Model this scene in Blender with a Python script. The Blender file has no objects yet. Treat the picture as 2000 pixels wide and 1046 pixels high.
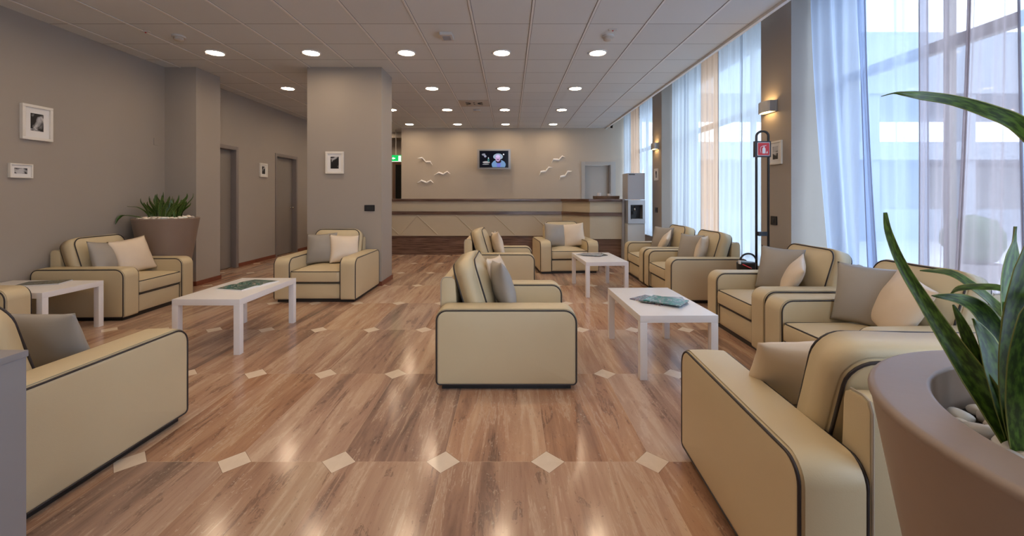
import bpy, bmesh, math, random
from mathutils import Vector, Matrix, Euler
PI = math.pi
R = math.radians
random.seed(7)
scene = bpy.context.scene
C = scene.collection

# ------------------------------------------------------------------ camera, world, exposure
CAMH = 1.28
cam_d = bpy.data.cameras.new('camera')
cam_d.sensor_width = 36.0
cam_d.lens = 820.0 / 2000.0 * 36.0
cam_d.shift_x = 5.0 / 2000.0
cam_d.shift_y = -139.0 / 2000.0
cam_d.clip_start = 0.02
cam = bpy.data.objects.new('camera', cam_d)
C.objects.link(cam)
cam.location = (0, 0, CAMH)
cam.rotation_euler = (R(90), 0, 0)
scene.camera = cam

scene.view_settings.view_transform = 'Standard'
scene.view_settings.look = 'None'
scene.view_settings.gamma = 1.0
scene.view_settings.use_curve_mapping = False
scene.view_settings.exposure = 0.86
scene.cycles.use_denoising = True
scene.cycles.denoiser = 'OPENIMAGEDENOISE'
scene.cycles.max_bounces = 10
scene.cycles.diffuse_bounces = 6
scene.cycles.glossy_bounces = 4
scene.cycles.transmission_bounces = 6
scene.cycles.transparent_max_bounces = 16
scene.cycles.sample_clamp_indirect = 6.0
scene.cycles.caustics_reflective = False
scene.cycles.caustics_refractive = False

SKY = 4.1
LAMP = 37.0
world = bpy.data.worlds.new('world')
scene.world = world
world.use_nodes = True
bgn = world.node_tree.nodes['Background']
bgn.inputs[0].default_value = (0.68, 0.80, 1.0, 1)
bgn.inputs[1].default_value = SKY


def portal(x, y0, y1, z0, z1, axis='x', pos=0):
    d = bpy.data.lights.new('window_portal', 'AREA')
    d.shape = 'RECTANGLE'
    d.cycles.is_portal = True
    o = bpy.data.objects.new('window_portal', d)
    C.objects.link(o)
    if axis == 'x':
        d.size = z1 - z0
        d.size_y = y1 - y0
        o.location = (x, (y0 + y1) / 2, (z0 + z1) / 2)
        o.rotation_euler = (0, R(90), 0)       # local -Z points to -X (into the room)
    else:
        d.size = y1 - y0
        d.size_y = z1 - z0
        o.location = ((y0 + y1) / 2, pos, (z0 + z1) / 2)
        o.rotation_euler = (R(90), 0, 0)
        o.rotation_euler = (R(90), 0, 0)
    return o


# ------------------------------------------------------------------ materials
def nmat(name):
    m = bpy.data.materials.new(name)
    m.use_nodes = True
    nt = m.node_tree
    b = nt.nodes['Principled BSDF']
    return m, nt, b


def lin(r, g, b):
    f = lambda c: ((c / 255 + 0.055) / 1.055) ** 2.4 if c / 255 > 0.04045 else c / 255 / 12.92
    return (f(r), f(g), f(b), 1)


def N(nt, t, **kw):
    n = nt.nodes.new(t)
    for k, v in kw.items():
        setattr(n, k, v)
    return n


def val(nt, x):
    if hasattr(x, 'is_output') or hasattr(x, 'links'):
        return x
    return x


def M(nt, op, a, b=None, c=None):
    n = nt.nodes.new('ShaderNodeMath')
    n.operation = op
    for i, x in enumerate((a, b, c)):
        if x is None:
            continue
        if isinstance(x, (int, float)):
            n.inputs[i].default_value = x
        else:
            nt.links.new(x, n.inputs[i])
    return n.outputs[0]


def mixc(nt, fac, a, b):
    n = nt.nodes.new('ShaderNodeMix')
    n.data_type = 'RGBA'
    for sock, x in ((n.inputs[0], fac), (n.inputs[6], a), (n.inputs[7], b)):
        if isinstance(x, (int, float)):
            sock.default_value = x
        elif isinstance(x, tuple):
            sock.default_value = x
        else:
            nt.links.new(x, sock)
    return n.outputs[2]


def simple(name, col, rough=0.5, metal=0.0, noise=0.04, nscale=6.0, bump=0.0, bscale=80.0, spec=0.5, coat=0.0):
    m, nt, b = nmat(name)
    b.inputs['Roughness'].default_value = rough
    b.inputs['Metallic'].default_value = metal
    b.inputs['Specular IOR Level'].default_value = spec
    if coat:
        b.inputs['Coat Weight'].default_value = coat
        b.inputs['Coat Roughness'].default_value = 0.15
    tc = N(nt, 'ShaderNodeTexCoord')
    nz = N(nt, 'ShaderNodeTexNoise')
    nz.inputs['Scale'].default_value = nscale
    nz.inputs['Detail'].default_value = 3
    nt.links.new(tc.outputs['Object'], nz.inputs['Vector'])
    lo = tuple(c * (1 - noise) for c in col[:3]) + (1,)
    hi = tuple(min(1, c * (1 + noise)) for c in col[:3]) + (1,)
    nt.links.new(mixc(nt, nz.outputs['Fac'], lo, hi), b.inputs['Base Color'])
    if bump:
        nb = N(nt, 'ShaderNodeTexNoise')
        nb.inputs['Scale'].default_value = bscale
        nb.inputs['Detail'].default_value = 4
        nt.links.new(tc.outputs['Object'], nb.inputs['Vector'])
        bp = N(nt, 'ShaderNodeBump')
        bp.inputs['Strength'].default_value = bump
        bp.inputs['Distance'].default_value = 0.002
        nt.links.new(nb.outputs['Fac'], bp.inputs['Height'])
        nt.links.new(bp.outputs['Normal'], b.inputs['Normal'])
    return m


def emit(name, col, strength):
    m = bpy.data.materials.new(name)
    m.use_nodes = True
    nt = m.node_tree
    nt.nodes.clear()
    e = N(nt, 'ShaderNodeEmission')
    e.inputs[0].default_value = col
    e.inputs[1].default_value = strength
    o = N(nt, 'ShaderNodeOutputMaterial')
    nt.links.new(e.outputs[0], o.inputs[0])
    return m


MT = {}
MT['wall'] = simple('taupe_wall_paint', (0.34, 0.300, 0.262), 0.75, noise=0.03, nscale=2.0, bump=0.1, bscale=200)
MT['backwall'] = simple('beige_wall_paint', (0.52, 0.45, 0.365), 0.75, noise=0.02, nscale=2.0)
MT['trim'] = simple('grey_trim', (0.50, 0.49, 0.48), 0.5)
MT['doorleaf'] = simple('door_paint', (0.245, 0.215, 0.19), 0.5, noise=0.02)
MT['doorframe'] = simple('door_frame_paint', (0.22, 0.19, 0.18), 0.4)
MT['doorlight'] = simple('pale_door_paint', (0.42, 0.40, 0.37), 0.5, noise=0.02)
MT['skirting'] = simple('red_brown_skirting', lin(118, 66, 48), 0.35, noise=0.25, nscale=14)
MT['leather'] = simple('cream_leather', (0.56, 0.46, 0.29), 0.42, noise=0.03, nscale=5, bump=0.12, bscale=260, spec=0.45)
MT['piping'] = simple('dark_piping', (0.022, 0.016, 0.018), 0.45)
MT['plinth'] = simple('black_plinth', (0.012, 0.011, 0.011), 0.4)
MT['pillow_grey'] = simple('grey_satin', (0.31, 0.285, 0.255), 0.42, noise=0.04, bump=0.1, bscale=30, spec=0.6)
MT['pillow_cream'] = simple('cream_satin', (0.68, 0.565, 0.435), 0.40, noise=0.04, bump=0.1, bscale=30, spec=0.6)
MT['white'] = simple('white_lacquer', (0.78, 0.76, 0.76), 0.28, noise=0.01)
MT['gull'] = simple('gull_white', (0.92, 0.91, 0.90), 0.6)
MT['whitemat'] = simple('white_satin', (0.75, 0.74, 0.72), 0.5, noise=0.02)
MT['framewhite'] = simple('white_frame', (0.72, 0.69, 0.64), 0.45, noise=0.03)
MT['matboard'] = simple('mat_board', (0.74, 0.73, 0.72), 0.7, noise=0.02)
MT['pot'] = simple('taupe_pot', (0.245, 0.175, 0.135), 0.42, noise=0.06, nscale=8, bump=0.12, bscale=40)
MT['soil'] = simple('dark_soil', (0.03, 0.025, 0.02), 0.9, noise=0.3, nscale=40)
MT['black'] = simple('black_plastic', (0.014, 0.014, 0.016), 0.35)
MT['blackmetal'] = simple('black_metal', (0.02, 0.021, 0.024), 0.4)
MT['steel'] = simple('brushed_steel', (0.42, 0.42, 0.43), 0.38, metal=0.7, noise=0.05)
MT['greypanel'] = simple('grey_panel', (0.36, 0.36, 0.38), 0.4, noise=0.04)
MT['palepanel'] = simple('pale_panel', (0.50, 0.51, 0.50), 0.5, noise=0.06)
MT['chrome'] = simple('chrome', (0.6, 0.58, 0.55), 0.2, metal=1.0)
MT['counter'] = simple('cream_counter_panel', (0.50, 0.43, 0.31), 0.42, noise=0.03)
MT['redsign'] = simple('sign_red', (0.60, 0.03, 0.03), 0.4)
MT['redpaint'] = simple('red_paint', (0.45, 0.02, 0.02), 0.3)
MT['wicker'] = simple('wicker', (0.16, 0.09, 0.05), 0.6, noise=0.4, nscale=60)
MT['woodframe'] = simple('brown_wood', (0.16, 0.085, 0.05), 0.4, noise=0.25, nscale=10)
MT['darkglass'] = simple('dark_glass', (0.012, 0.014, 0.014), 0.1)
MT['cabinet'] = simple('grey_cabinet', (0.235, 0.215, 0.215), 0.45, noise=0.02)
MT['alu'] = simple('window_aluminium', (0.42, 0.38, 0.34), 0.4, noise=0.02)
MT['paving'] = simple('pale_paving', (0.62, 0.62, 0.62), 0.8, noise=0.1, nscale=1.2)
MT['facade'] = simple('grey_blue_facade', (0.42, 0.46, 0.52), 0.7, noise=0.06, nscale=0.6)
MT['facadewhite'] = simple('white_facade', (0.8, 0.8, 0.8), 0.7, noise=0.03)
MT['bush'] = simple('bush_green', (0.06, 0.11, 0.05), 0.7, noise=0.4, nscale=10)
MT['detector'] = simple('off_white_plastic', (0.55, 0.53, 0.50), 0.5)
MT['ventface'] = simple('beige_vent', (0.50, 0.45, 0.39), 0.6)
MT['paper'] = simple('paper_edges', (0.72, 0.72, 0.74), 0.6)
MT['lampdisc'] = emit('lamp_disc', (1.0, 0.76, 0.52, 1), LAMP)
MT['sconceglow'] = emit('sconce_glow', (1.0, 0.62, 0.25, 1), 12.0)
MT['signgreen'] = emit('exit_green', (0.01, 0.50, 0.10, 1), 0.7)
MT['signwhite'] = emit('exit_white', (0.95, 1.0, 0.9, 1), 0.8)


def floor_mat():
    m, nt, b = nmat('travertine_floor')
    L = nt.links.new
    geo = N(nt, 'ShaderNodeTexCoord')
    sep = N(nt, 'ShaderNodeSeparateXYZ')
    L(geo.outputs['Object'], sep.inputs[0])
    x, y = sep.outputs[0], sep.outputs[1]
    u = M(nt, 'DIVIDE', M(nt, 'ADD', x, 0.32), 0.505)
    v = M(nt, 'DIVIDE', M(nt, 'SUBTRACT', y, 2.03), 1.008)
    fu, fv = M(nt, 'FLOOR', u), M(nt, 'FLOOR', v)
    cb = N(nt, 'ShaderNodeCombineXYZ')
    L(fu, cb.inputs[0]); L(fv, cb.inputs[1])
    wn = N(nt, 'ShaderNodeTexWhiteNoise', noise_dimensions='2D')
    L(cb.outputs[0], wn.inputs['Vector'])
    sc = N(nt, 'ShaderNodeSeparateColor')
    L(wn.outputs['Color'], sc.inputs[0])
    r1, r2, r3 = sc.outputs

    def noise(sx, sy, scale, detail, dist, off=0.0, rough=0.6):
        c = N(nt, 'ShaderNodeCombineXYZ')
        L(M(nt, 'ADD', M(nt, 'MULTIPLY', x, sx), M(nt, 'MULTIPLY', r1, 37.0)), c.inputs[0])
        L(M(nt, 'ADD', M(nt, 'MULTIPLY', y, sy), M(nt, 'MULTIPLY', r2, 23.0)), c.inputs[1])
        L(M(nt, 'MULTIPLY_ADD', r3, 11.0, off), c.inputs[2])
        n = N(nt, 'ShaderNodeTexNoise')
        n.inputs['Scale'].default_value = scale
        n.inputs['Detail'].default_value = detail
        n.inputs['Roughness'].default_value = rough
        n.inputs['Distortion'].default_value = dist
        L(c.outputs[0], n.inputs['Vector'])
        return n.outputs['Fac']

    band = noise(1.0, 0.08, 3.2, 4, 0.3)
    vein = noise(1.0, 0.09, 11.0, 9, 0.45, 3.0, 0.66)
    fine = noise(1.0, 0.45, 70.0, 5, 0.5, 7.0, 0.7)
    blotch = noise(1.0, 0.45, 7.0, 6, 0.9, 5.0, 0.65)
    t = M(nt, 'ADD', M(nt, 'MULTIPLY', band, 0.5), M(nt, 'MULTIPLY', vein, 0.5))
    ramp = N(nt, 'ShaderNodeValToRGB')
    cr = ramp.color_ramp
    cr.elements[0].position = 0.31
    cr.elements[0].color = lin(98, 74, 62)
    cr.elements[1].position = 0.70
    cr.elements[1].color = lin(192, 165, 138)
    for p, c in ((0.40, lin(128, 92, 72)), (0.47, lin(152, 110, 84)), (0.55, lin(166, 128, 99)), (0.62, lin(178, 146, 117))):
        e = cr.elements.new(p)
        e.color = c
    L(t, ramp.inputs[0])
    col = ramp.outputs[0]
    # per slab tint
    hs = N(nt, 'ShaderNodeHueSaturation')
    L(col, hs.inputs['Color'])
    hs.inputs['Hue'].default_value = 0.504
    L(M(nt, 'MULTIPLY_ADD', r3, 0.26, 1.08), hs.inputs['Value'])
    L(M(nt, 'MULTIPLY_ADD', r1, 0.25, 0.70), hs.inputs['Saturation'])
    col = hs.outputs[0]
    # dark veins and grey blotches
    dv = M(nt, 'SUBTRACT', 1.0, M(nt, 'MULTIPLY', M(nt, 'ABSOLUTE', M(nt, 'SUBTRACT', vein, 0.405)), 26.0))
    dv = M(nt, 'MAXIMUM', dv, 0.0)
    dvm = M(nt, 'MULTIPLY', dv, M(nt, 'GREATER_THAN', blotch, 0.52))
    col = mixc(nt, M(nt, 'MULTIPLY', dvm, 0.5), col, lin(84, 68, 60))
    lv = M(nt, 'MAXIMUM', M(nt, 'SUBTRACT', 1.0, M(nt, 'MULTIPLY', M(nt, 'ABSOLUTE', M(nt, 'SUBTRACT', vein, 0.565)), 42.0)), 0.0)
    col = mixc(nt, M(nt, 'MULTIPLY', lv, 0.45), col, lin(205, 182, 158))
    sp = M(nt, 'GREATER_THAN', fine, 0.60)
    spm = M(nt, 'MULTIPLY', sp, M(nt, 'GREATER_THAN', blotch, 0.53))
    col = mixc(nt, M(nt, 'MULTIPLY', spm, 0.42), col, lin(200, 178, 156))
    sd = M(nt, 'LESS_THAN', fine, 0.37)
    col = mixc(nt, M(nt, 'MULTIPLY', sd, 0.30), col, lin(88, 70, 62))
    # joints
    du = M(nt, 'MULTIPLY', M(nt, 'ABSOLUTE', M(nt, 'SUBTRACT', u, M(nt, 'ROUND', u))), 0.505)
    dy = M(nt, 'MULTIPLY', M(nt, 'ABSOLUTE', M(nt, 'SUBTRACT', v, M(nt, 'ROUND', v))), 1.008)
    jt = M(nt, 'MAXIMUM', M(nt, 'LESS_THAN', du, 0.0011), M(nt, 'LESS_THAN', dy, 0.0015))
    col = mixc(nt, M(nt, 'MULTIPLY', jt, 0.55), col, lin(196, 168, 140))
    # inlaid diamonds
    dm = M(nt, 'ADD', M(nt, 'DIVIDE', du, 0.081), M(nt, 'DIVIDE', dy, 0.083))
    inl = M(nt, 'LESS_THAN', dm, 1.0)
    cn = noise(1.0, 1.0, 9.0, 5, 0.3, 2.0)
    dcol = mixc(nt, cn, lin(205, 184, 160), lin(228, 212, 192))
    col = mixc(nt, inl, col, dcol)
    hole = M(nt, 'GREATER_THAN', dm, 1.0)
    rim = M(nt, 'MULTIPLY', hole, M(nt, 'LESS_THAN', dm, 1.04))
    col = mixc(nt, M(nt, 'MULTIPLY', rim, 0.5), col, lin(100, 76, 62))
    L(col, b.inputs['Base Color'])
    L(M(nt, 'MULTIPLY_ADD', blotch, 0.12, 0.10), b.inputs['Roughness'])
    b.inputs['Specular IOR Level'].default_value = 0.45
    return m


def ceiling_mat():
    m, nt, b = nmat('ceiling_tiles')
    L = nt.links.new
    tc = N(nt, 'ShaderNodeTexCoord')
    sep = N(nt, 'ShaderNodeSeparateXYZ')
    L(tc.outputs['Object'], sep.inputs[0])
    x, y = sep.outputs[0], sep.outputs[1]
    u = M(nt, 'DIVIDE', M(nt, 'SUBTRACT', x, 0.232), 0.62)
    v = M(nt, 'DIVIDE', M(nt, 'SUBTRACT', y, 4.52), 0.5917)
    du = M(nt, 'MULTIPLY', M(nt, 'ABSOLUTE', M(nt, 'SUBTRACT', u, M(nt, 'ROUND', u))), 0.62)
    dv = M(nt, 'MULTIPLY', M(nt, 'ABSOLUTE', M(nt, 'SUBTRACT', v, M(nt, 'ROUND', v))), 0.5917)
    ln = M(nt, 'MAXIMUM', M(nt, 'LESS_THAN', dv, 0.0038), M(nt, 'LESS_THAN', du, 0.017))
    cb = N(nt, 'ShaderNodeCombineXYZ')
    L(M(nt, 'FLOOR', u), cb.inputs[0]); L(M(nt, 'FLOOR', v), cb.inputs[1])
    wn = N(nt, 'ShaderNodeTexWhiteNoise', noise_dimensions='2D')
    L(cb.outputs[0], wn.inputs['Vector'])
    base = mixc(nt, wn.outputs['Value'], (0.61, 0.63, 0.63, 1), (0.65, 0.67, 0.67, 1))
    L(mixc(nt, ln, base, (0.16, 0.16, 0.16, 1)), b.inputs['Base Color'])
    b.inputs['Roughness'].default_value = 0.85
    return m


def counter_mat():
    m, nt, b = nmat('counter_quilt_panel')
    return m


def stone_mat(name, base, dark):
    m, nt, b = nmat(name)
    L = nt.links.new
    tc = N(nt, 'ShaderNodeTexCoord')
    mp = N(nt, 'ShaderNodeMapping')
    mp.inputs['Scale'].default_value = (0.6, 0.6, 9.0)
    L(tc.outputs['Object'], mp.inputs[0])
    n = N(nt, 'ShaderNodeTexNoise')
    n.inputs['Scale'].default_value = 4
    n.inputs['Detail'].default_value = 7
    n.inputs['Distortion'].default_value = 0.5
    L(mp.outputs[0], n.inputs['Vector'])
    r = N(nt, 'ShaderNodeValToRGB')
    r.color_ramp.elements[0].position = 0.35
    r.color_ramp.elements[0].color = dark
    r.color_ramp.elements[1].position = 0.65
    r.color_ramp.elements[1].color = base
    L(n.outputs['Fac'], r.inputs[0])
    L(r.outputs[0], b.inputs['Base Color'])
    b.inputs['Roughness'].default_value = 0.22
    return m


def curtain_mat(name, col, clear, weave=900.0):
    m = bpy.data.materials.new(name)
    m.use_nodes = True
    nt = m.node_tree
    nt.nodes.clear()
    L = nt.links.new
    o = N(nt, 'ShaderNodeOutputMaterial')
    tl = N(nt, 'ShaderNodeBsdfTranslucent')
    df = N(nt, 'ShaderNodeBsdfDiffuse')
    tp = N(nt, 'ShaderNodeBsdfTransparent')
    tc = N(nt, 'ShaderNodeTexCoord')
    mp = N(nt, 'ShaderNodeMapping')
    mp.inputs['Scale'].default_value = (1, 40.0, 0.8)
    L(tc.outputs['Object'], mp.inputs[0])
    nz = N(nt, 'ShaderNodeTexNoise')
    nz.inputs['Scale'].default_value = 2.0
    nz.inputs['Detail'].default_value = 4
    L(mp.outputs[0], nz.inputs['Vector'])
    c2 = tuple(c * 0.88 for c in col[:3]) + (1,)
    cc = mixc(nt, nz.outputs['Fac'], c2, col)
    L(cc, tl.inputs[0]); L(cc, df.inputs[0])
    tp.inputs[0].default_value = tuple(0.55 + 0.45 * c for c in col[:3]) + (1,)
    m1 = N(nt, 'ShaderNodeMixShader')
    m1.inputs[0].default_value = 0.35
    L(tl.outputs[0], m1.inputs[1]); L(df.outputs[0], m1.inputs[2])
    m2 = N(nt, 'ShaderNodeMixShader')
    # a cloth seen at a glancing angle is denser
    lw = N(nt, 'ShaderNodeLayerWeight')
    lw.inputs['Blend'].default_value = 0.35
    f = M(nt, 'MULTIPLY', M(nt, 'SUBTRACT', 1.0, lw.outputs['Facing']), clear)
    L(f, m2.inputs[0])
    L(m1.outputs[0], m2.inputs[1]); L(tp.outputs[0], m2.inputs[2])
    L(m2.outputs[0], o.inputs[0])
    return m


def glass_mat():
    m = bpy.data.materials.new('window_glass')
    m.use_nodes = True
    nt = m.node_tree
    nt.nodes.clear()
    L = nt.links.new
    o = N(nt, 'ShaderNodeOutputMaterial')
    tp = N(nt, 'ShaderNodeBsdfTransparent')
    tp.inputs[0].default_value = (0.93, 0.96, 0.96, 1)
    gl = N(nt, 'ShaderNodeBsdfGlossy')
    gl.inputs['Roughness'].default_value = 0.02
    mx = N(nt, 'ShaderNodeMixShader')
    mx.inputs[0].default_value = 0.06
    L(tp.outputs[0], mx.inputs[1]); L(gl.outputs[0], mx.inputs[2])
    L(mx.outputs[0], o.inputs[0])
    return m


def leaf_mat():
    m, nt, b = nmat('snake_plant_leaf')
    L = nt.links.new
    uv = N(nt, 'ShaderNodeTexCoord')
    sep = N(nt, 'ShaderNodeSeparateXYZ')
    L(uv.outputs['UV'], sep.inputs[0])
    e = M(nt, 'ABSOLUTE', M(nt, 'SUBTRACT', sep.outputs[0], 0.5))
    nz = N(nt, 'ShaderNodeTexNoise')
    mp = N(nt, 'ShaderNodeMapping')
    mp.inputs['Scale'].default_value = (3.0, 9, 1)
    L(uv.outputs['UV'], mp.inputs[0])
    L(mp.outputs[0], nz.inputs['Vector'])
    nz.inputs['Scale'].default_value = 2.0
    nz.inputs['Detail'].default_value = 4
    r = N(nt, 'ShaderNodeValToRGB')
    r.color_ramp.elements[0].position = 0.42
    r.color_ramp.elements[0].color = (0.020, 0.048, 0.008, 1)
    r.color_ramp.elements[1].position = 0.62
    r.color_ramp.elements[1].color = (0.080, 0.165, 0.022, 1)
    L(nz.outputs['Fac'], r.inputs[0])
    oi = N(nt, 'ShaderNodeObjectInfo')
    edge = M(nt, 'GREATER_THAN', e, 0.445)
    c = mixc(nt, edge, r.outputs[0], (0.22, 0.25, 0.07, 1))
    L(c, b.inputs['Base Color'])
    b.inputs['Roughness'].default_value = 0.35
    return m


def cover_mat(name, c1, c2, c3):
    m, nt, b = nmat(name)
    L = nt.links.new
    tc = N(nt, 'ShaderNodeTexCoord')
    v = N(nt, 'ShaderNodeTexVoronoi')
    v.inputs['Scale'].default_value = 22
    L(tc.outputs['Object'], v.inputs['Vector'])
    n = N(nt, 'ShaderNodeTexNoise')
    n.inputs['Scale'].default_value = 25
    n.inputs['Detail'].default_value = 3
    L(tc.outputs['Object'], n.inputs['Vector'])
    r = N(nt, 'ShaderNodeValToRGB')
    r.color_ramp.interpolation = 'CONSTANT'
    r.color_ramp.elements[0].color = c1
    r.color_ramp.elements[1].position = 0.45
    r.color_ramp.elements[1].color = c2
    e = r.color_ramp.elements.new(0.55)
    e.color = c3
    e = r.color_ramp.elements.new(0.62)
    e.color = c1
    L(n.outputs['Fac'], r.inputs[0])
    L(mixc(nt, M(nt, 'MULTIPLY', v.outputs['Distance'], 0.5), r.outputs[0], c2), b.inputs['Base Color'])
    b.inputs['Roughness'].default_value = 0.25
    return m


def bw_photo(name, seed, scale=9):
    m, nt, b = nmat(name)
    L = nt.links.new
    tc = N(nt, 'ShaderNodeTexCoord')
    mp = N(nt, 'ShaderNodeMapping')
    mp.inputs['Location'].default_value = (seed, seed * 1.7, seed * 0.3)
    L(tc.outputs['Object'], mp.inputs[0])
    n = N(nt, 'ShaderNodeTexNoise')
    n.inputs['Scale'].default_value = scale
    n.inputs['Detail'].default_value = 5
    n.inputs['Distortion'].default_value = 0.8
    L(mp.outputs[0], n.inputs['Vector'])
    r = N(nt, 'ShaderNodeValToRGB')
    r.color_ramp.elements[0].position = 0.51
    r.color_ramp.elements[0].color = (0.012, 0.012, 0.014, 1)
    r.color_ramp.elements[1].position = 0.62
    r.color_ramp.elements[1].color = (0.5, 0.5, 0.52, 1)
    L(n.outputs['Fac'], r.inputs[0])
    L(r.outputs[0], b.inputs['Base Color'])
    b.inputs['Roughness'].default_value = 0.3
    return m


MT['floor'] = floor_mat()
MT['ceiling'] = ceiling_mat()
MT['marble'] = stone_mat('brown_marble', lin(128, 100, 84), lin(84, 62, 54))
MT['marbletop'] = stone_mat('brown_marble_top', lin(120, 96, 84), lin(78, 58, 50))
MT['glass'] = glass_mat()
MT['leaf'] = leaf_mat()
MT['cur_white'] = curtain_mat('sheer_white', (0.70, 0.75, 0.80, 1), 0.28)
MT['cur_orange'] = curtain_mat('sheer_orange', (0.80, 0.55, 0.38, 1), 0.22)
MT['cur_mauve'] = curtain_mat('sheer_mauve', (0.50, 0.42, 0.43, 1), 0.42)
MT['cur_blue'] = curtain_mat('sheer_blue_white', (0.56, 0.645, 0.82, 1), 0.26)
MT['cur_hem'] = curtain_mat('curtain_hem', (0.42, 0.40, 0.44, 1), 0.05)
MT['cover_green'] = cover_mat('cover_green', (0.02, 0.03, 0.03, 1), (0.03, 0.16, 0.14, 1), (0.35, 0.28, 0.24, 1))
MT['cover_blue'] = cover_mat('cover_blue', (0.10, 0.16, 0.20, 1), (0.05, 0.25, 0.22, 1), (0.45, 0.45, 0.5, 1))
MT['cover_dark'] = cover_mat('cover_dark', (0.03, 0.035, 0.04, 1), (0.10, 0.12, 0.10, 1), (0.28, 0.27, 0.26, 1))
MT['cover_pale'] = cover_mat('cover_pale', (0.40, 0.42, 0.46, 1), (0.20, 0.26, 0.30, 1), (0.5, 0.42, 0.40, 1))
MT['cover_pink'] = cover_mat('cover_pink', (0.30, 0.16, 0.15, 1), (0.06, 0.07, 0.12, 1), (0.5, 0.5, 0.5, 1))


# ------------------------------------------------------------------ mesh helpers
class MB:
    def __init__(self):
        self.v, self.f, self.mi, self.uv = [], [], [], None
        self.cur = 0

    def add(self, vs, fs):
        o = len(self.v)
        self.v += [tuple(p) for p in vs]
        for f in fs:
            self.f.append([i + o for i in f])
            self.mi.append(self.cur)
        return self

    def box(self, x0, x1, y0, y1, z0, z1):
        vs = [(x0, y0, z0), (x1, y0, z0), (x1, y1, z0), (x0, y1, z0),
              (x0, y0, z1), (x1, y0, z1), (x1, y1, z1), (x0, y1, z1)]
        return self.add(vs, [(0, 3, 2, 1), (4, 5, 6, 7), (0, 1, 5, 4), (1, 2, 6, 5), (2, 3, 7, 6), (3, 0, 4, 7)])

    def prism(self, prof, t0, t1, mp):
        n = len(prof)
        vs = [mp(a, b, t0) for a, b in prof] + [mp(a, b, t1) for a, b in prof]
        fs = [tuple(range(n))[::-1], tuple(range(n, 2 * n))]
        fs += [(i, (i + 1) % n, n + (i + 1) % n, n + i) for i in range(n)]
        return self.add(vs, fs)

    def tube(self, pts, r, seg=8, closed=False, cap=True):
        pts = [Vector(p) for p in pts]
        n = len(pts)
        vs, fs = [], []
        prev = None
        for i, p in enumerate(pts):
            if closed:
                d = pts[(i + 1) % n] - pts[i - 1]
            else:
                d = pts[min(i + 1, n - 1)] - pts[max(i - 1, 0)]
            if d.length < 1e-9:
                d = Vector((0, 0, 1))
            d.normalize()
            if prev is None:
                a = Vector((0, 0, 1)) if abs(d.z) < 0.9 else Vector((1, 0, 0))
                s = d.cross(a).normalized()
            else:
                s = (prev - d * prev.dot(d))
                s = s.normalized() if s.length > 1e-6 else d.orthogonal().normalized()
            prev = s
            t = d.cross(s)
            rr = r[i] if isinstance(r, (list, tuple)) else r
            for k in range(seg):
                a = 2 * PI * k / seg
                vs.append(p + s * math.cos(a) * rr + t * math.sin(a) * rr)
        m = n if closed else n - 1
        for i in range(m):
            j = (i + 1) % n
            for k in range(seg):
                k2 = (k + 1) % seg
                fs.append((i * seg + k, i * seg + k2, j * seg + k2, j * seg + k))
        if cap and not closed:
            fs.append(tuple(range(seg))[::-1])
            fs.append(tuple((n - 1) * seg + k for k in range(seg)))
        return self.add(vs, fs)

    def lathe(self, prof, cx=0, cy=0, seg=48, cap0=True, cap1=True, mp=None):
        vs, fs = [], []
        n = len(prof)
        for r, z in prof:
            for k in range(seg):
                a = 2 * PI * k / seg
                p = (cx + r * math.cos(a), cy + r * math.sin(a), z)
                vs.append(mp(*p) if mp else p)
        for i in range(n - 1):
            for k in range(seg):
                k2 = (k + 1) % seg
                fs.append((i * seg + k, i * seg + k2, (i + 1) * seg + k2, (i + 1) * seg + k))
        if cap0:
            fs.append(tuple(range(seg))[::-1])
        if cap1:
            fs.append(tuple((n - 1) * seg + k for k in range(seg)))
        return self.add(vs, fs)

    def build(self, name, mats, parent=None, smooth=False, bevel=0.0, angle=None, wn=False):
        me = bpy.data.meshes.new(name)
        me.from_pydata(self.v, [], self.f)
        if not isinstance(mats, (list, tuple)):
            mats = [mats]
        for m in mats:
            me.materials.append(m)
        for p, i in zip(me.polygons, self.mi):
            p.material_index = i
        bm = bmesh.new()
        bm.from_mesh(me)
        bmesh.ops.recalc_face_normals(bm, faces=bm.faces)
        if bevel:
            es = [e for e in bm.edges if len(e.link_faces) == 2 and e.calc_face_angle(0) > 0.5]
            bmesh.ops.bevel(bm, geom=es, offset=bevel, segments=2, affect='EDGES', profile=0.7)
        bm.to_mesh(me)
        bm.free()
        if self.uv:
            lay = me.uv_layers.new(name='UVMap')
            for lp in me.loops:
                lay.data[lp.index].uv = self.uv[lp.vertex_index]
        if smooth or bevel:
            me.shade_smooth() if hasattr(me, 'shade_smooth') else None
            if angle or bevel:
                try:
                    me.set_sharp_from_angle(angle=angle or R(40))
                except Exception:
                    pass
        o = bpy.data.objects.new(name, me)
        C.objects.link(o)
        if wn:
            w = o.modifiers.new('weighted_normal', 'WEIGHTED_NORMAL')
            w.weight = 60
        if parent is not None:
            o.parent = parent
        return o


def tag(o, label=None, cat=None, group=None, kind=None):
    if label:
        o['label'] = label
    if cat:
        o['category'] = cat
    if group:
        o['group'] = group
    if kind:
        o['kind'] = kind
    return o


def thing(name, loc=(0, 0, 0), rz=0.0, label=None, cat=None, group=None):
    o = bpy.data.objects.new(name, None)
    o.empty_display_size = 0.1
    C.objects.link(o)
    o.location = loc
    o.rotation_euler = (0, 0, rz)
    return tag(o, label, cat, group)


def struct(name, mb, m, label=None, **kw):
    o = mb.build(name, m, **kw)
    return tag(o, label, None, None, 'structure')


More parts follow.
